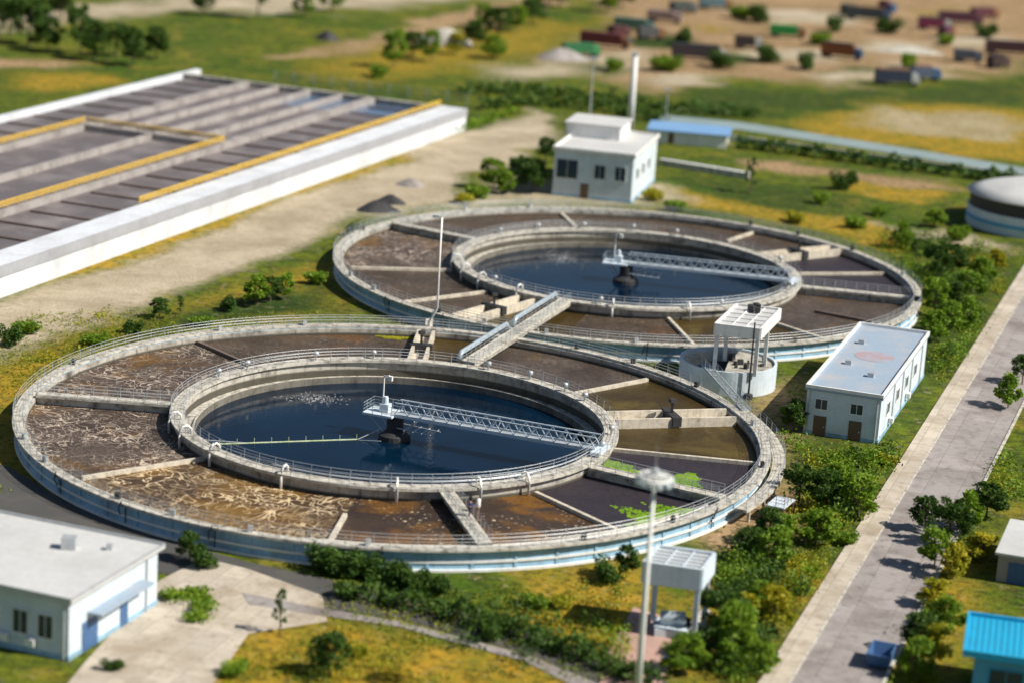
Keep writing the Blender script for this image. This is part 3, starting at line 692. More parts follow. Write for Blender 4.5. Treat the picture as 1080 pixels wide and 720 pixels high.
m=MB(); m.tube([(0,0,20.2),(0,0,22.4)],.045,6,r2=.015); m.lathe([(0,20.75),(.3,20.6),(.34,20.2)],n=12); m.build('spike',M['steel'],T)
# ------------------------------------------------------------------ buildings
def windows(T,o,ux_,list_,nrm,mat,frame):
    "list of (along,z0,w,h)"
    for a,z0,w_,h_ in list_:
        c=o+ux_*a+nrm*.03; m=MB(); ang=math.atan2(ux_.y,ux_.x)
        for da,dz,sw,sh in((0,h_/2+.05,w_+.2,.1),(0,-h_/2-.05,w_+.2,.1),(-w_/2-.05,0,.1,h_),(w_/2+.05,0,.1,h_),(0,0,.06,h_)):
            p=c+ux_*da; m.box((p.x,p.y,z0+h_/2+dz),(sw,.14,sh),ang)
        f=m.build('window',frame,T)
        m=MB(); p=c-nrm*.0; m.box((p.x,p.y,z0+h_/2),(w_-.002,.05,h_-.002),ang); m.build('pane',mat,f)
def blockbld(name,label,cat,p,ang,W,Dp,H,wallm,roofm,fw=(),rw=(),fd=(),rd=(),over=.35,parapet=0,wallm2=None,doorm=None,plinth=None):
    "p = near-left corner; ang = direction of the front wall; the block runs W along it and Dp back"
    T=thing(name,label,cat,(p.x,p.y,0))
    u=Vector((math.cos(ang),math.sin(ang),0)); v=Vector((-u.y,u.x,0))
    m=MB(); c=u*W/2+v*Dp/2; m.box((c.x,c.y,H/2),(W,Dp,H),ang); wl=m.build('wall',wallm,T)
    m=MB(); m.box((c.x,c.y,H+.125),(W+2*over,Dp+2*over,.25),ang); rf=m.build('roof',roofm,T)
    if parapet:
        m=MB(); t=.25; hw,hd=W/2+over,Dp/2+over
        for (dx,dy,sx,sy) in((0,-hd+t/2,2*hw,t),(0,hd-t/2,2*hw,t),(-hw+t/2,0,t,2*hd-2*t),(hw-t/2,0,t,2*hd-2*t)):
            q=c+u*dx+v*dy; m.box((q.x,q.y,H+.252+parapet/2),(sx,sy,parapet),ang)
        m.build('parapet',wallm2 or wallm,rf)
    if plinth:
        m=MB(); m.box((c.x,c.y,.2),(W+.12,Dp+.12,.5),ang); m.build('plinth',plinth,T)
    windows(T,Vector((0,0,0)),u,fw,-v,M['glass'],wallm2 or M['whitepaint'])
    windows(T,u*W,v,rw,u,M['glass'],wallm2 or M['whitepaint'])
    for lst,o_,ax,nr in((fd,Vector((0,0,0)),u,-v),(rd,u*W,v,u)):
        for a,w_,h_ in lst:
            q=o_+ax*a+nr*.03; m=MB(); m.box((q.x,q.y,h_/2),(w_,.1,h_),math.atan2(ax.y,ax.x)); dr=m.build('door',doorm or M['brown'],T)
            m=MB(); q=o_+ax*(a+w_*.35)+nr*.12; m.box((q.x,q.y,1.05),(.12,.08,.12),math.atan2(ax.y,ax.x)); m.build('handle',M['steel'],dr)
    return T,u,v
# bottom left
pc=g(72,697); pr_=g(165,637); v_=(pr_-pc).normalized(); u_=Vector((v_.y,-v_.x,0)); W=26; Dp=(pr_-pc).length
p=pc-u_*W
T,u,v=blockbld('office_building','white flat roofed building with blue doors and windows, lower left','building',p,math.atan2(u_.y,u_.x),W,Dp,5.0,M['bluewhite'],M['roofgrey'],
  fw=[(W-2.1,1.6,1.3,1.9),(W-4.4,1.6,1.3,1.9),(W-7.0,1.6,1.3,1.9),(W-9.5,1.6,1.3,1.9)],rd=[(3.2,2.4,2.5),(8.6,1.2,2.4)],over=.45,wallm2=M['whitepaint'],doorm=M['bluedoor'],plinth=M['bluewall'])
m=MB(); q=u*(W+.7)+v*7.0; m.box((q.x,q.y,3.15),(1.3,8.5,.18),math.atan2(u.y,u.x)); m.build('canopy',M['roofblue'],T)
m=MB(); c=u*W/2+v*Dp/2
for dy in(-1,1): 
    q=c+v*dy*(Dp/2+.38); m.box((q.x,q.y,5.36),(W+.9,.14,.22),math.atan2(u.y,u.x))
for dx in(-1,1):
    q=c+u*dx*(W/2+.38); m.box((q.x,q.y,5.34),(.14,Dp+.6,.18),math.atan2(u.y,u.x))
m.build('coping',M['steel'],T)
m=MB(); q=u*(W-6)+v*Dp*.7; m.box((q.x,q.y,5.8),(1.2,1.0,1.0)); m.build('roof_vent',M['steel'],T); m=MB(); q=u*(W-3)+v*Dp*.8; m.box((q.x,q.y,5.5),(.5,.5,.5)); m.build('roof_vent',M['steel'],T)
for a_ in (W-3.3,W-5.8,W-8.3):
    m=MB(); q=u*a_-v*.35; m.box((q.x,q.y,1.1),(.85,.4,.6),math.atan2(u.y,u.x)); m.build('air_conditioner',M['whitepaint'],T)
for a_ in (W-.4,W-6.9): m=MB(); q=u*a_-v*.1; m.tube([(q.x,q.y,.1),(q.x,q.y,4.9)],.07,6); m.build('downpipe',M['steel'],T)
m=MB(); q=u*(W+.1)+v*12.2; m.tube([(q.x,q.y,.1),(q.x,q.y,4.9)],.07,6); m.build('downpipe',M['steel'],T)
# right
pl=g(850,458); prr=g(925,468); pb=g(975,395); u_=(prr-pl).normalized(); W=(prr-pl).length+.4; Dp=(pb-prr).length*.97
v_=(pb-prr).normalized(); u_=Vector((v_.y,-v_.x,0)); p=prr-u_*W
T,u,v=blockbld('pump_house','white pump house with a blue grey flat roof right of the round tanks','building',p,math.atan2(u_.y,u_.x),W,Dp,5.0,M['bluewhite'],M['roofblue'],
  fw=[],fd=[(1.7,1.4,2.2),(5.6,1.4,2.2)],rw=[(5,2.2,1.6,1.3),(11,2.2,1.6,1.3),(17,2.2,1.6,1.3),(23,2.2,1.6,1.3)],over=.2,parapet=.35,wallm2=M['whitepaint'],plinth=M['bluewall'])
windows(T,Vector((0,0,0)),u,[(1.7,3.0,1.3,1.1),(5.6,3.0,1.3,1.1)],-v,M['glass'],M['whitepaint'])
for a_ in (.35,W-.35): m=MB(); q=u*a_-v*.1; m.tube([(q.x,q.y,.1),(q.x,q.y,4.9)],.07,6); m.build('downpipe',M['steel'],T)
for a_ in (8,14,20,27): m=MB(); q=u*(W+.1)+v*a_; m.tube([(q.x,q.y,.1),(q.x,q.y,4.9)],.07,6); m.build('downpipe',M['steel'],T)
for a_ in (6.4,17.6): m=MB(); q=u*(W+.35)+v*a_; m.box((q.x,q.y,1.1),(.4,.85,.6),math.atan2(u.y,u.x)); m.build('air_conditioner',M['whitepaint'],T)
for a_,b_ in ((1.8,22),(5.5,8),(2.2,12)): m=MB(); q=u*a_+v*b_; m.box((q.x,q.y,5.5),(.7,.7,.5),math.atan2(u.y,u.x)); m.build('roof_vent',M['steel'],T)
m=MB(); c=u*W*.52+v*Dp*.55; m.sweep([(0.01,5.255),(2.3,5.255),(2.3,5.275),(0.01,5.275)],n=30,c=(c.x,c.y)); m.build('roof_patch',surf('faded red patch',(.38,.29,.31),(.33,.40,.48),1.0,.7,streak=False),T)
# far white building
pl=g(578,205); prr=g(665,215); pb=g(693,188); v_=(pb-prr).normalized(); u_=Vector((v_.y,-v_.x,0)); W=12.8; Dp=21; p=prr-u_*W
T,u,v=blockbld('control_house','white two storey building beside the tall stack behind the far tank','building',p,math.atan2(u_.y,u_.x),W,Dp,7.3,M['bluewhite'],M['roofgrey'],
  fw=[(W-2.0,3.4,1.7,2.2),(W-5.3,3.4,1.7,2.2),(W-10.6,3.0,3.4,3.0)],rw=[(4,3.4,1.6,1.6),(9,3.4,1.6,1.6),(14,3.4,1.6,1.6)],over=.3,parapet=.4,wallm2=M['whitepaint'],plinth=M['bluewall'],fd=[(W-7.6,1.3,2.4)])
m=MB(); c=u*3.5+v*17; m.box((c.x,c.y,8.6),(9,9,2.2),math.atan2(u.y,u.x)); up=m.build('upper_storey',M['whitepaint'],T); m=MB(); m.box((c.x,c.y,9.8),(9.6,9.6,.2),math.atan2(u.y,u.x)); m.build('upper_roof',M['roofgrey'],up)
# stack and antenna pole
b=g(664,140); T=thing('tall_stack','pale tall chimney stack behind the white two storey building','chimney',b)
m=MB(); m.tube([(0,0,0),(0,0,7),(0,0,14.6)],.66,14,r2=.5); m.build('shaft',M['whitepaint'],T,True); m=MB(); m.sweep([(.45,14.4),(.65,14.4),(.65,14.75),(.45,14.75)],n=16); m.build('rim',M['steel'],T)
b=g(620,150); T=thing('light_pole','thin pale light pole left of the tall stack','light pole',b)
m=MB(); m.tube([(0,0,0),(0,0,15)],.2,8,r2=.1); m.build('pole',M['steel'],T); m=MB(); m.box((0,0,15.2),(1.6,.5,.4)); m.build('lamp_head',M['steel'],T)
b=g(702,128); T=thing('light_pole','short light pole right of the tall stack by the hedge','light pole',b)
m=MB(); m.tube([(0,0,0),(0,0,6)],.15,8,r2=.1); m.build('pole',M['steel'],T); m=MB(); m.box((0,0,6.1),(1.6,.5,.3)); m.build('lamp_head',M['steel'],T)
# low blue roofed shed row
a=g(684,150); b=g(766,157); d=(b-a); u_=d.normalized()
T,u,v=blockbld('long_shed','long low shed with a bright blue roof behind the white building','shed',a,math.atan2(u_.y,u_.x),d.length,9,2.2,M['whitepaint'],surf('blue shed roof',(.16,.32,.55),(.25,.38,.55),.5,.3,streak=False),over=.5,fd=[(4,1,2)])
a=g(696,174); b=g(790,189); T=thing('low_wall','long low white wall on the lawn behind the far tank','wall',a)
m=MB(); m.beam((0,0,.5),b-a+Vector((0,0,.5)),.8,1.0); m.build('wall_body',M['walk'],T); m=MB(); m.beam((0,0,1.05),b-a+Vector((0,0,1.05)),1.1,.1); m.build('coping',M['whitepaint'],T)
# round tank far right
rc=Vector((82.5,375.0,0)); T=thing('covered_tank','round covered tank with a pale roof at the right edge','storage tank',rc)
m=MB(); m.lathe([(11.4,0),(11.4,3.0)],n=64); m.build('lower_wall',M['bluewhite'],T,True)
m=MB(); m.lathe([(11.1,3.0),(11.1,5.2)],n=64); m.build('dark_band',M['dark'],T,True)
m=MB(); m.lathe([(11.4,2.98),(11.0,3.02)],n=64); m.build('ledge',M['bluewhite'],T)
m=MB(); m.lathe([(0,7.6),(5,7.2),(9,6.2),(11.6,5.3),(11.6,5.1),(11.0,5.1)],n=64); m.build('roof',M['roofgrey'],T,True)
m=MB(); m.sweep([(11.403,1.2),(11.5,1.2),(11.5,1.8),(11.403,1.8)],n=64); m.build('blue_stripe',M['cyanwall'],T)
# blue kiosk, bottom right
a=g(1022,745); u_=Vector((.975,-.21,0)).normalized()
T,u,v=blockbld('blue_kiosk','light blue kiosk with a bright blue sheet roof, lower right corner','kiosk',a,math.atan2(u_.y,u_.x),9,7.0,4.6,M['cyanwall'],M['cyanroof'],fw=[(2.6,1.9,2.6,1.6),(6.2,1.9,2.6,1.6)],rw=[(3,1.8,1.5,1.4)],over=1.0,parapet=.3,wallm2=M['cyanroof'],fd=[])
for k in range(1,22):
    m=MB(); q0=u*(-.98+k*.5)-v*.7; q1=q0+v*8.4; m.beam(Vector((q0.x,q0.y,4.88)),Vector((q1.x,q1.y,4.88)),.08,.06); m.build('roof_rib',M['cyanroof'],T)
a=g(1050,612)
T,u,v=blockbld('grey_shed','grey walled shed with a blue panel at the right edge above the kiosk','shed',a,math.atan2(NV.y,NV.x),12,10,2.6,M['yard'],M['roofgrey'],fd=[(2.2,2.4,2.0)],doorm=M['bluedoor'],over=.3)
# portal tower over a pump, lower middle
tb=g(677,668); tower(tb,4.4,3.4,4.3,0,6.6,'pale blurred portal tower beside the high mast lamp, lower middle',M['bluewhite'],1.9,inner=False)
b=g(708,668); T=thing('pump_set','grey pump set under the pale portal tower','pump',b)
m=MB(); m.box((0,.5,.35),(3.0,3.0,.7)); m.build('plinth',M['bluewhite'],T)
m=MB(); m.tube([(-1,.4,1.3),(1.1,.4,1.3)],.6,14); m.box((0,.4,.85),(1.6,.8,.4)); m.build('motor',M['bluesteel'],T)
m=MB(); m.tube([(1.1,.4,1.3),(1.4,.4,1.3),(1.4,.4,0.1)],.22,10); m.build('outlet_pipe',M['dark'],T)
# ------------------------------------------------------------------ rectangular basins, upper left
BP=Vector((-14.8,430.8,0)); bd=Vector((.35,.937,0)).normalized(); bn=Vector((bd.y,-bd.x,0)); BZ=4.0
def bs(a,c,z=0): q=BP+bd*a+bn*c; return Vector((q.x,q.y,z))
M['basinwall']=surf('blue white basin wall',(.66,.69,.73),(.34,.34,.35),.5,.2); M['roofgrey2']=surf('grey basin parapet',(.36,.37,.40),(.22,.22,.23),.5,.2); M['lane']=surf('grey lane walls',(.36,.33,.31),(.14,.12,.11),.8,.3,streak=False)
T=thing('aeration_basins','long rectangular concrete basins with parallel lanes and yellow rails, upper left','basins',BP)
def rel(p): return p-BP
def bbar(m,a0,c0,a1,c1,w_,z0,z1):
    p=rel(bs(a0,c0)); q=rel(bs(a1,c1)); m.beam(Vector((p.x,p.y,(z0+z1)/2)),Vector((q.x,q.y,(z0+z1)/2)),w_,z1-z0)
m=MB(); bbar(m,-230,1.7,0,1.7,5.0,0,BZ); m.build('side_wall',M['basinwall'],T); m=MB(); bbar(m,-230,4.28,0,4.28,.12,BZ-1.3,BZ+.12); m.build('side_band',M['roofgrey2'],T)
m=MB(); bbar(m,-230,-54,6,-54,1.2,0,BZ); m.build('side_wall',M['basinwall'],T)
m=MB(); bbar(m,-.6,.0,-.6,-54,1.2,0,BZ-.01); m.build('end_wall',M['concrete'],T)
for c_,w_ in((-14.3,1.6),(-27,.8),(-40,1.4)):
    m=MB(); bbar(m,-230,c_,-1.2,c_,w_,0,BZ-.02); m.build('lane_wall',M['lane'],T)
m=MB(); bbar(m,-59,-15.1,-59,-26.6,1.4,0,BZ-.03); bbar(m,-59,-27.4,-59,-39.3,1.4,0,BZ-.03); m.build('cross_wall',M['lane'],T)
m=MB(); bbar(m,-58,-20.5,-1.2,-20.5,.7,0,BZ-.05);bbar(m,-58,-33.5,-1.2,-33.5,.7,0,BZ-.05); m.build('lane_wall',M['lane'],T)
def yrail(a0,c0,a1,c1):
    m=MB(); p=rel(bs(a0,c0,BZ));q=rel(bs(a1,c1,BZ)); p.z=q.z=BZ; line_rail(m,p,q,3,(.5,.8,1.1),.09,.05); m.build('yellow_rail',M['yellow'],T)
yrail(-109,-.6,-1,-.6); yrail(-230,-13.8,-59,-13.8); yrail(-230,-39.6,-59,-39.6); yrail(-59,-14.5,-59,-39)
m=MB(); 
q=[bs(-229,-.9),bs(-1,-.9),bs(-1,-53.5),bs(-229,-53.5)]; m.prism([p[:2] for p in q],BZ-1.3,BZ-1.0); struct('basin_water',m,M['basinwater'])
for k in range(26):
    a=-8*k-6
    for c_ in(-7,-47): m=MB(); bbar(m,a,c_-5.5,a,c_+5.5,.5,BZ-1.2,BZ-.75); m.build('baffle',M['brownbeam'],T)
# clear end cells
m=MB(); q=[bs(-14,-1),bs(-1.4,-1),bs(-1.4,-26.5),bs(-14,-26.5)]; m.prism([p[:2] for p in q],BZ-.99,BZ-.97); struct('basin_water',m,surf('clear end cell water',(.08,.13,.22),(.12,.17,.25),.5,.1,rough=.15,streak=False))
# ------------------------------------------------------------------ fences
def fence(a,b,h,label,mat,step=4,bars=(.3,.6,.95)):
    T=thing('fence',label,'fence',a); d=b-a; k=max(1,int(d.length/step))
    m=MB()
    for f_ in bars: m.beam(Vector((0,0,h*f_)),d+Vector((0,0,h*f_)),.08,.1)
    n=int(d.length/.6)
    for i in range(n): p=d*(i/n); m.box((p.x,p.y,h*.5),(.07,.07,h*.9))
    m.build('panel',mat,T)
    for i in range(k+1): p=d*(i/k); m=MB(); m.box((p.x,p.y,h/2+.05),(.28,.28,h+.1)); m.build('post',mat,T)
fence(g(290,88),g(492,112),2.4,'pale green railing fence beyond the end of the rectangular basins',M['greenfence'])
def wall(a,b,h,label,mat):
    T=thing('boundary_wall',label,'wall',a); d=b-a; m=MB(); m.beam(Vector((0,0,h/2)),d+Vector((0,0,h/2)),.3,h); m.build('wall_body',mat,T)
    m=MB(); m.beam(Vector((0,0,h+.06)),d+Vector((0,0,h+.06)),.5,.12); m.build('coping',M['walk'],T)
slab('canal_path',[(690,121),(780,129),(940,154),(1060,174),(1140,188),(1140,195),(1060,182),(940,162),(780,137),(690,131)],.04,surf('pale blue grey service strip',(.24,.31,.32),(.15,.20,.17),.6,.1,streak=False))
wall(g(694,138),g(1130,198),1.0,'long grey green boundary wall crossing behind the far tank',M['greenfence'])
fence(g(-5,262),g(20,400),.9,'low fence','x') if False else None
# ------------------------------------------------------------------ vegetation
def leafcloud(m,rs,clumps,per,s0,s1):
    for (c,rx,rz) in clumps:
        for k in range(per):
            v=Vector((rs.gauss(0,1),rs.gauss(0,1),rs.gauss(0,1))); v.normalize(); v*=rs.random()**.4
            p=Vector(c)+Vector((v.x*rx,v.y*rx,v.z*rz))
            a=Vector((rs.gauss(0,1),rs.gauss(0,1),rs.gauss(0,.6))).normalized(); b=a.cross(Vector((rs.gauss(0,1),rs.gauss(0,1),rs.gauss(0,1)))).normalized()
            s=rs.uniform(s0,s1); m.add([p-a*s,p-b*s*.55,p+a*s,p+b*s*.55],[(0,1,2,3)])
TPL={}
def tree_template(key,h,rad,leaf,seed,trunkh=.3,ncl=30,per=95,shape=1.0):
    rs=random.Random(seed); T=bpy.data.objects.new('tree',None); COL.objects.link(T)
    m=MB(); m.tube([(0,0,0),(.05*h*.1,0,h*trunkh),(0,.03*h,h*.8)],h*.028,7,r2=h*.008)
    clumps=[]
    for k in range(ncl):
        a=rs.uniform(0,2*PI); u=rs.random(); z=h*(trunkh+ (1-trunkh)*(.1+.85*u)); rr=rad*math.sqrt(max(.05,1-((u-.4)/.65)**2))*rs.uniform(.35,.9)*shape
        c=(rr*math.cos(a),rr*math.sin(a),z); cr=rad*rs.uniform(.16,.42); clumps.append((c,cr,cr*.75))
        if k%2==0: m.tube([(0,0,h*(trunkh+.35*u*.8)),(c[0]*.6,c[1]*.6,c[2]-.1*h)],h*.010,5,r2=h*.004)
    m.build('trunk',M['bark'],T)
    m=MB(); leafcloud(m,rs,clumps,per,.07*rad**.5,.19*rad**.5); m.build('crown',leaf,T)
    TPL[key]=[T,False]
tree_template('dark1',6,2.4,M['leafdark'],1); tree_template('dark2',5,2.1,M['leafdark'],2,.2)
tree_template('mid1',5,2.2,M['leafmid'],3,.22); tree_template('mid2',4,2.0,M['leafmid'],4,.15)
tree_template('yel1',4,1.9,M['leafyellow'],5,.18); tree_template('cone',6,1.3,M['leafdark'],6,.12,26,40)
def bush_template(key,h,rad,leaf,seed):
    rs=random.Random(seed); T=bpy.data.objects.new('bush',None); COL.objects.link(T); m=MB(); cl=[]
    for k in range(12):
        a=rs.uniform(0,2*PI); rr=rad*rs.uniform(0,.7); c=(rr*math.cos(a),rr*math.sin(a),h*rs.uniform(.25,.7)); cl.append((c,rad*.42,h*.3)); 
        if k%2==0: m.tube([(0,0,0),c],.05,4,r2=.02)
    m.build('stems',M['bark'],T); m=MB(); leafcloud(m,rs,cl,120,.07,.18); m.build('foliage',leaf,T); TPL[key]=[T,False]
bush_template('bushd',1.9,1.5,M['leafdark'],11); bush_template('bushm',1.5,1.4,M['leafmid'],12); bush_template('bushy',1.4,1.4,M['leafyellow'],13)
WORD={'dark1':'dark green tree','dark2':'dark green tree','mid1':'mid green tree','mid2':'low mid green tree','yel1':'yellow green tree','cone':'narrow dark conical tree','bushd':'dark green bush','bushm':'mid green bush','bushy':'yellow green bush'}
def plants(lst,where,group):
    cnt={}
    for x,y,k,s in sorted(lst):
        w_=WORD[k]; cnt.setdefault(w_,[]).append((x,y,k,s))
    for w_,L_ in cnt.items():
        for i,(x,y,k,s) in enumerate(L_):
            T,used=TPL[k]; o=T if not used else copy_tree(T); TPL[k][1]=True
            o.location=g(x,y); o.rotation_euler=(0,0,random.uniform(0,6.28)); o.scale=(s*random.uniform(.75,1.2),s*random.uniform(.75,1.2),s*random.uniform(.75,1.15))
            lb=('the only '+w_ if len(L_)==1 else ORD[i]+' '+w_+(' from the left' if i else ''))+' '+where
            tag(o,lb,'tree' if 'tree' in w_ else 'bush',group)
plants([(988,300,'dark1',1.0),(1003,290,'dark2',1.0),(1022,318,'mid1',1.1),(1005,325,'dark2',.9),(985,335,'mid1',1),(1035,300,'mid2',1),(1000,352,'mid1',.9),(1050,285,'yel1',.9),(985,360,'mid2',.9),(1020,345,'mid2',1.0),(965,275,'cone',.7)],'between the far tank and the concrete road','trees right of the far tank')
plants([(838,455,'dark2',.8),(830,440,'bushm',1),(905,545,'mid1',.9),(870,540,'dark2',.9),(842,530,'dark1',.8),(890,505,'bushm',1.2),(860,575,'mid2',.9),(825,560,'bushm',1.2),(895,575,'bushm',1.2),(815,600,'mid1',.9),(790,590,'dark2',.8),(850,505,'bushm',1.1),(880,520,'mid2',.9),(935,490,'bushy',1.1),(810,575,'dark2',.7),(838,600,'bushy',1.1)],'between the near tank and the concrete road','trees right of the near tank')
plants([(785,665,'yel1',1.0),(760,670,'dark1',.85),(748,700,'dark2',.8),(772,700,'mid1',.9),(800,645,'mid2',.8),(815,665,'yel1',.9),(735,690,'bushy',1.2),(770,640,'bushd',1.2),(640,612,'bushd',1.4),(800,710,'mid2',.9),(720,712,'mid2',.8),(660,608,'dark2',.55)],'around the pale portal tower','trees near the portal tower')
plants([(295,668,'cone',.62),(348,712,'dark2',.78),(250,712,'bushm',1),(240,735,'bushy',1),(378,690,'bushy',.8),(520,672,'bushd',1.1),(560,640,'bushm',1.0),(588,640,'bushy',1.0),(120,706,'bushd',.7)],'on the ochre grass at the bottom','bushes at the bottom of the picture')
plants([(345,600,'bushd',1.5),(362,606,'bushd',1.5),(380,608,'bushd',1.4),(398,612,'bushd',1.2),(200,592,'dark2',.65),(215,598,'bushd',1.2),(418,618,'bushd',1.3),(440,622,'bushd',1.2),(462,626,'bushd',1.1)],'at the foot of the near tank wall','dark shrubs along the near tank')
plants([(985,600,'mid1',.8),(1000,575,'dark1',.8),(1020,560,'mid2',1.0),(1005,610,'yel1',.9),(1035,590,'yel1',.8),(985,640,'yel1',.8),(1000,665,'mid2',.9),(970,690,'dark2',.8),(985,700,'yel1',.8),(965,715,'mid1',.7),(1040,545,'dark2',.9),(1063,430,'mid2',1),(1078,405,'dark1',.8),(975,560,'dark2',.7)],'on the strip right of the concrete road','trees right of the concrete road')
plants([(270,322,'mid2',1.0),(285,318,'dark2',.8),(300,316,'mid1',.8),(190,332,'cone',.5),(168,336,'dark2',.6),(330,300,'bushm',1.4),(12,365,'bushd',1.4),(25,352,'bushm',1.4),(240,328,'bushd',1.2),(375,250,'bushd',1.3),(210,345,'bushm',1.2),(100,365,'bushm',1.3),(140,352,'bushd',1.2)],'on the grass left behind the near tank','trees left behind the near tank')
plants([(520,200,'mid1',1.1),(535,205,'mid2',1.1),(548,195,'dark1',1.0),(562,203,'dark2',1.2),(505,208,'bushm',1.6),(575,170,'dark2',1.0),(488,215,'bushy',1.5),(690,212,'bushy',1.5),(712,222,'bushm',1.4)],'beside the white two storey building','trees by the white building')
plants([(791,204,'cone',.95),(890,200,'bushd',1.8),(902,240,'bushm',1.7),(840,235,'bushy',1.6),(950,262,'mid2',.9),(1010,255,'bushm',1.8),(868,215,'bushm',1.6),(930,228,'bushm',1.6),(985,240,'mid2',.9)],'on the lawn behind the far tank','plants behind the far tank')
plants([(10,38,'dark1',1.6),(30,48,'dark1',1.8),(50,55,'dark2',1.7),(65,20,'dark1',1.5),(85,58,'dark1',1.6),(100,64,'dark2',1.6),(122,60,'dark1',1.5),(140,70,'dark2',1.5),(60,18,'dark2',1.4),(272,20,'dark1',2.1),(165,62,'dark2',1.4),(5,30,'dark2',1.7),(320,18,'mid1',1.6),(215,16,'dark2',1.3),(350,12,'mid1',1.4)],'in the fields at the upper left','field trees upper left')
plants([(415,72,'mid1',1.4),(435,60,'dark2',1.3),(455,66,'mid1',1.3),(500,50,'dark2',1.6),(525,42,'dark1',1.6),(545,34,'mid1',1.6),(560,26,'dark2',1.7),(575,16,'dark1',1.8),(590,8,'dark2',1.7),(520,62,'mid2',1.5),(480,58,'yel1',1.5),(510,30,'mid1',1.4),(640,14,'mid1',1.5),(655,8,'dark2',1.5),(402,82,'bushm',2)],'around the dirt track at the upper middle','trees by the dirt track')
plants([(760,72,'bushd',2.6),(810,66,'bushd',2.4),(850,74,'bushd',2.6),(800,24,'bushd',2.8),(880,34,'bushd',2.4),(935,36,'bushd',2.6),(1040,40,'bushd',2.8),(720,48,'bushd',2.4),(780,20,'bushm',2.4),(865,48,'bushm',2.2),(955,72,'bushm',2.4),(1000,48,'bushm',2.2),(700,76,'bushm',2.6),(650,76,'bushm',2.4)],'among the trucks in the earth yard','bushes in the earth yard')
def hedge(pts,w_,h,label,leaf,dens=9,seed=1,s=(.22,.5)):
    rs=random.Random(seed); a0=pts[0]; T=thing('hedge',label,'hedge',a0); m=MB(); st=MB()
    for i in range(len(pts)-1):
        a=pts[i]-a0;b=pts[i+1]-a0;L_=(b-a).length; d=(b-a).normalized(); e=Vector((-d.y,d.x,0))
        for k in range(int(L_*dens)):
            t=rs.random(); bulge=.75+.25*math.sin(t*L_*.9+seed)+.15*math.sin(t*L_*2.3)
            z=rs.random()**.6*h*bulge; p=a+d*(t*L_)+e*rs.gauss(0,w_*.35)+Vector((0,0,z))
            u1=Vector((rs.gauss(0,1),rs.gauss(0,1),rs.gauss(0,.6))).normalized(); u2=u1.cross(Vector((rs.gauss(0,1),rs.gauss(0,1),rs.gauss(0,1)))).normalized(); q=rs.uniform(*s)
            m.add([p-u1*q,p-u2*q*.6,p+u1*q,p+u2*q*.6],[(0,1,2,3)])
        for k in range(int(L_/2)):
            p=a+d*(k*2); st.tube([p,p+Vector((0,0,h*.7))],.07,4)
    m.build('foliage',leaf,T)
hedge([g(776,156),g(860,166),g(960,180),g(1060,193),g(1120,200)],2.2,2.4,'dark clipped hedge in front of the long boundary wall',M['leafdark'],26,1,(.3,.6))
hedge([g(700,130),g(640,118),g(560,110),g(505,116)],2.5,2.6,'dark hedge behind the white building and the stack',M['leafdark'],26,2,(.3,.6))
hedge([g(485,100),g(540,97),g(610,104),g(700,116),g(800,124)],5,2.2,'scrubby dark hedge line along the edge of the earth yard',M['leafdark'],22,3,(.35,.7))
hedge([g(352,628),g(395,634),g(450,646),g(510,662),g(570,680),g(640,706),g(690,730)],1.8,2.1,'low dark hedge along the path at the bottom of the picture',M['leafdark'],110,4,(.12,.32))
hedge([g(172,634),g(208,626),g(216,642),g(204,658)],1.5,.8,'low L shaped green hedge on the forecourt beside the office building',M['leafmid'],170,7,(.1,.22))
hedge([g(380,160),g(440,150),g(500,135),g(545,118)],1.5,1.8,'thin green hedge beside the dusty track by the basins',M['leafmid'],16,5,(.25,.5))
# rough weeds: nobody could count them
def scatter(name,boxes,per,spread,hgt,size,mat,label,seed,clear=0):
    rs=random.Random(seed); m=MB(); f3=lambda x,y: math.sin(x*.31+seed)+math.sin(y*.27+x*.11)+math.sin(x*.9-y*.5+seed)*.7
    for (x0,y0),(x1,y1),n in boxes:
        for k in range(n):
            p=g(rs.uniform(x0,x1),rs.uniform(y0,y1)); q=Vector((p.x,p.y,0))
            if f3(q.x,q.y)<clear: continue
            if (q-NC).length<42.8 or (q-FC).length<41.5 or (q-WC).length<6.8: continue
            c=(q-P0).dot(NV)
            if -.8<c<10.2: continue
            px,py=pr(q)
            if px<345 and py>585 and py<672 and px>60: continue
            if px<250 and py>475 and not (px<20 and py<520): continue
            if 660<px<760 and 560<py<735: continue
            if 845<px<985 and 350<py<475: continue
            if px>990 and py>600: continue
            if px>1030 and py>540 : continue
            hh=hgt*rs.uniform(.5,1.3)
            for j in range(per):
                o=q+Vector((rs.gauss(0,spread),rs.gauss(0,spread),rs.uniform(.05,1)**.8*hh))
                u1=Vector((rs.gauss(0,1),rs.gauss(0,1),rs.gauss(0,.8))).normalized(); u2=u1.cross(Vector((rs.gauss(0,1),rs.gauss(0,1),rs.gauss(0,1)))).normalized(); s_=rs.uniform(*size)
                m.add([o-u1*s_,o-u2*s_*.5,o+u1*s_,o+u2*s_*.5],[(0,1,2,3)])
    tag(m.build(name,mat),label,name.replace('_',' '),kind='stuff')
M['weed']=foliage('weeds',(.11,.20,.012),(.30,.30,.02),(.48,.36,.03))
scatter('weeds',[((780,480),(980,720),2600),((640,600),(830,720),900),((960,540),(1080,720),1000),((200,600),(640,720),1500),((930,260),(1080,420),1600),((0,330),(350,420),1300),((0,400),(40,520),300)],8,.5,.35,(.08,.2),M['weed'],'rough yellow and green weeds growing over the open ground',5,-.6)
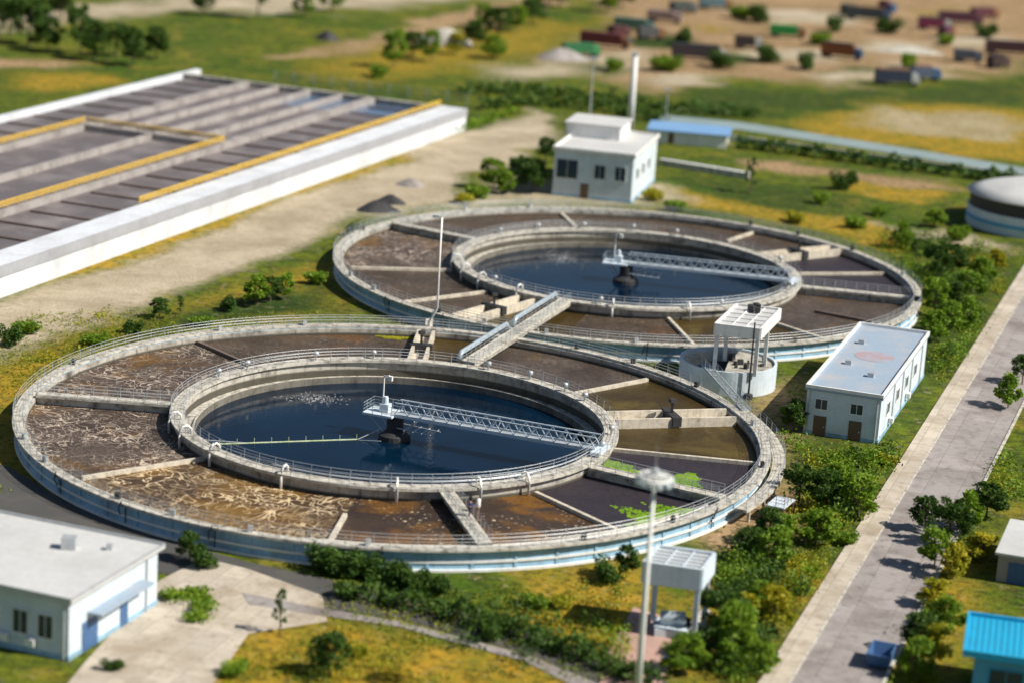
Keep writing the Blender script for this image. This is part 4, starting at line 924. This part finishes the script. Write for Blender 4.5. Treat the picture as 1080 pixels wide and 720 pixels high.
scatter('undergrowth',[((770,480),(960,720),1500),((960,480),(1080,720),500),((930,250),(1060,430),900),((820,420),(860,480),80),((640,600),(840,720),350)],34,.62,1.5,(.10,.26),M['leafmid'],'dense bright green undergrowth on both sides of the concrete road',9,.15)
scatter('thicket',[((770,480),(960,720),1100),((960,480),(1080,720),400),((930,250),(1060,430),900),((820,420),(860,480),60),((640,600),(840,720),300),((330,640),(640,720),120)],38,.6,1.9,(.10,.26),M['leafdark'],'dark green thicket between the tanks and the concrete road',14,.45)
scatter('yellow_shrubs',[((770,480),(960,720),900),((960,480),(1080,720),300),((930,250),(1060,430),500),((640,600),(840,720),250),((330,650),(640,720),150),((0,330),(350,420),300)],26,.5,1.0,(.08,.2),M['leafyellow'],'yellow green shrubs mixed into the undergrowth',23,.8)
# ------------------------------------------------------------------ vehicles and heaps in the earth yard
def truck(px,py,col,name,label,rz,L_=7.5,H_=2.6,cabc=None):
    b=g(px,py); T=thing(name,label,'truck',b,rz,'trucks parked in the earth yard'); mc=surf(name+' paint',col,tuple(c*.5 for c in col),.4,.5,rough=.5); cc=surf(name+' cab paint',cabc or tuple(min(1,c*1.5) for c in col),(.1,.1,.1),.3,.5,rough=.4)
    m=MB(); m.box((-.9,0,.95+H_*.4),(L_-2.2,2.4,H_*.8)); m.box((-.9,0,.9),(L_-2.2,1.6,.3)); m.build('cargo_body',mc,T)
    if int(px)%2: m=MB(); m.box((-.9,0,.97+H_*.8+.1),(L_-3.0,1.9,.5)); m.build('load',M['dark'] if int(px)%3 else M['rust'],T)
    m=MB(); x=L_/2; m.add([(x-1.9,-1.15,.7),(x-.0,-1.15,.7),(x,1.15,.7),(x-1.9,1.15,.7),(x-1.9,-1.1,2.7),(x-.5,-1.1,2.7),(x-.5,1.1,2.7),(x-1.9,1.1,2.7),(x,-1.15,1.6),(x,1.15,1.6)],[(3,2,1,0),(4,5,6,7),(0,1,8,5,4),(1,2,9,8),(8,9,6,5),(2,3,7,6,9),(3,0,4,7)]); cb=m.build('cab',cc,T)
    m=MB(); m.add([(x+.01,-1.0,1.65),(x+.01,1.0,1.65),(x-.42,.95,2.6),(x-.42,-.95,2.6)],[(0,1,2,3)]); m.build('windscreen',M['glass'],cb)
    for xx in(-L_/2+1,-L_/2+2.1,L_/2-1.1):
        for s in(-1,1):
            m=MB(); m.tube([(xx,s*.85,.5),(xx,s*1.2,.5)],.5,12); m.build('wheel',M['tyre'],T)
for a in [(612,60,(.03,.16,.06),'green covered truck, leftmost green one in the earth yard',.4,9),(638,50,(.14,.03,.035),'long maroon truck next to the green covered truck',-.3,12),(668,34,(.08,.16,.12),'dull green truck above the long maroon truck',-.2,10),
  (737,64,(.05,.04,.045),'long dark truck standing alone in the middle of the yard',.0,13),(789,52,(.05,.04,.04),'small dark truck left of the bright green one',-.1,7),(830,40,(.02,.24,.05),'bright green truck in the middle of the earth yard',-.1,9),
  (887,62,(.22,.07,.02),'brown and orange truck at the edge of the green field',-.3,10),(985,32,(.15,.02,.06),'maroon truck at the upper right of the yard',.0,9),(1012,26,(.07,.02,.04),'dark purple truck next to the maroon truck, upper right',.1,12),(1020,66,(.06,.07,.09),'dark grey truck at the right on the grass edge',.0,7),
  (1066,58,(.05,.02,.025),'large dark brown truck at the right edge',.0,13),(945,90,(.03,.04,.07),'dark navy truck parked on the green field',.15,10),(975,85,(.10,.13,.2),'blue grey truck next to the navy one on the field',.2,7),(915,22,(.05,.07,.08),'dark truck with a red load at the upper right',-.2,12),
  (700,24,(.3,.22,.2),'pale pinkish truck at the top of the yard',-.2,9),(754,10,(.10,.17,.2),'teal grey truck near the top edge',.2,9),
    (1038,20,(.10,.03,.04),'dull red truck right of the dark purple truck, top right',.5,9),(998,40,(.09,.03,.05),'small plum coloured truck just below the dark purple truck',.9,6),(720,14,(.06,.07,.07),'dark grey truck beside the teal grey one, top edge',.6,8),(652,40,(.08,.03,.03),'short dark red truck behind the long maroon truck',.8,6),(896,16,(.05,.06,.05),'small dark olive truck left of the red loaded truck',.7,6),(935,14,(.16,.04,.04),'small red truck right of the red loaded truck',-.7,5),(1052,72,(.05,.03,.03),'small brown truck in front of the large dark brown truck',.6,6),(686,42,(.10,.10,.10),'mid grey truck right of the long maroon truck',.4,7)]:
    truck(a[0],a[1],a[2],'parked_truck',a[3],a[4],a[5],2.6 if a[5]<10 else 3.0,(None,(.45,.45,.42),(.25,.12,.05),(.05,.12,.25))[int(a[0])%4])
def heap(px,py,r,h,mat,label):
    b=g(px,py); rs=random.Random(int(px)); T=MB(); n=26;vs=[(0,0,h)];fs=[]
    for j in range(1,6):
        for i in range(n):
            a=2*PI*i/n; rr=r*j/5*(1+.12*math.sin(3*a+px)+rs.uniform(-.05,.05)); vs.append((rr*math.cos(a),rr*.7*math.sin(a),h*(1-(j/5)**1.3)*(1+rs.uniform(-.12,.12)) if j<5 else -.05))
    for i in range(n): fs.append((0,1+i,1+(i+1)%n))
    for j in range(4):
        for i in range(n): fs.append((1+j*n+i,1+(j+1)*n+i,1+(j+1)*n+(i+1)%n,1+j*n+(i+1)%n))
    T.add(vs,fs); o=T.build('earth_heap',mat,smooth=True); o.location=b; tag(o,label,'heap')
heap(592,62,6,2.4,M['yard'],'grey heap of rubble left of the green covered truck')
heap(958,54,8,1.2,M['walk'],'pale flat heap of sand in the earth yard')
heap(470,46,7,3.5,M['walk'],'pale heap of rubble beside the dirt track')
heap(345,42,3,2,M['dark'],'small dark heap by the dirt track') 
heap(398,222,3.4,1.6,M['dark'],'dark heap on the dusty track nearest the far tank')
heap(412,214,2.6,1.3,M['dark'],'second dark heap on the dusty track, farther from the camera')
heap(433,196,2.4,1.2,M['yard'],'small grey heap at the upper end of the dusty track')
# ------------------------------------------------------------------ blue skip on the road
b=g(928,700); T=thing('skip','dark blue open skip standing on the concrete road','skip',b,math.atan2(DV.y,DV.x))
m=MB(); L1,L2,W1=1.2,1.7,.9
m.add([(-L1,-W1,.25),(L1,-W1,.25),(L1,W1,.25),(-L1,W1,.25),(-L2,-W1-.1,1.4),(L2,-W1-.1,1.4),(L2,W1+.1,1.4),(-L2,W1+.1,1.4),(-L1+.1,-W1+.1,.35),(L1-.1,-W1+.1,.35),(L1-.1,W1-.1,.35),(-L1+.1,W1-.1,.35),(-L2+.12,-W1,1.4),(L2-.12,-W1,1.4),(L2-.12,W1,1.4),(-L2+.12,W1,1.4)],
 [(3,2,1,0),(0,1,5,4),(1,2,6,5),(2,3,7,6),(3,0,4,7),(8,9,10,11),(9,8,12,13),(10,9,13,14),(11,10,14,15),(8,11,15,12),(4,5,13,12),(5,6,14,13),(6,7,15,14),(7,4,12,15)]); m.build('bin',M['bluedoor'],T)
m=MB(); m.box((0,-.6,.12),(2.0,.15,.24)); m.box((0,.6,.12),(2.0,.15,.24)); m.build('skids',M['dark'],T)
# unused templates are dropped
for k,(T,used) in TPL.items():
    if not used:
        for c in list(T.children): bpy.data.objects.remove(c)
        bpy.data.objects.remove(T)
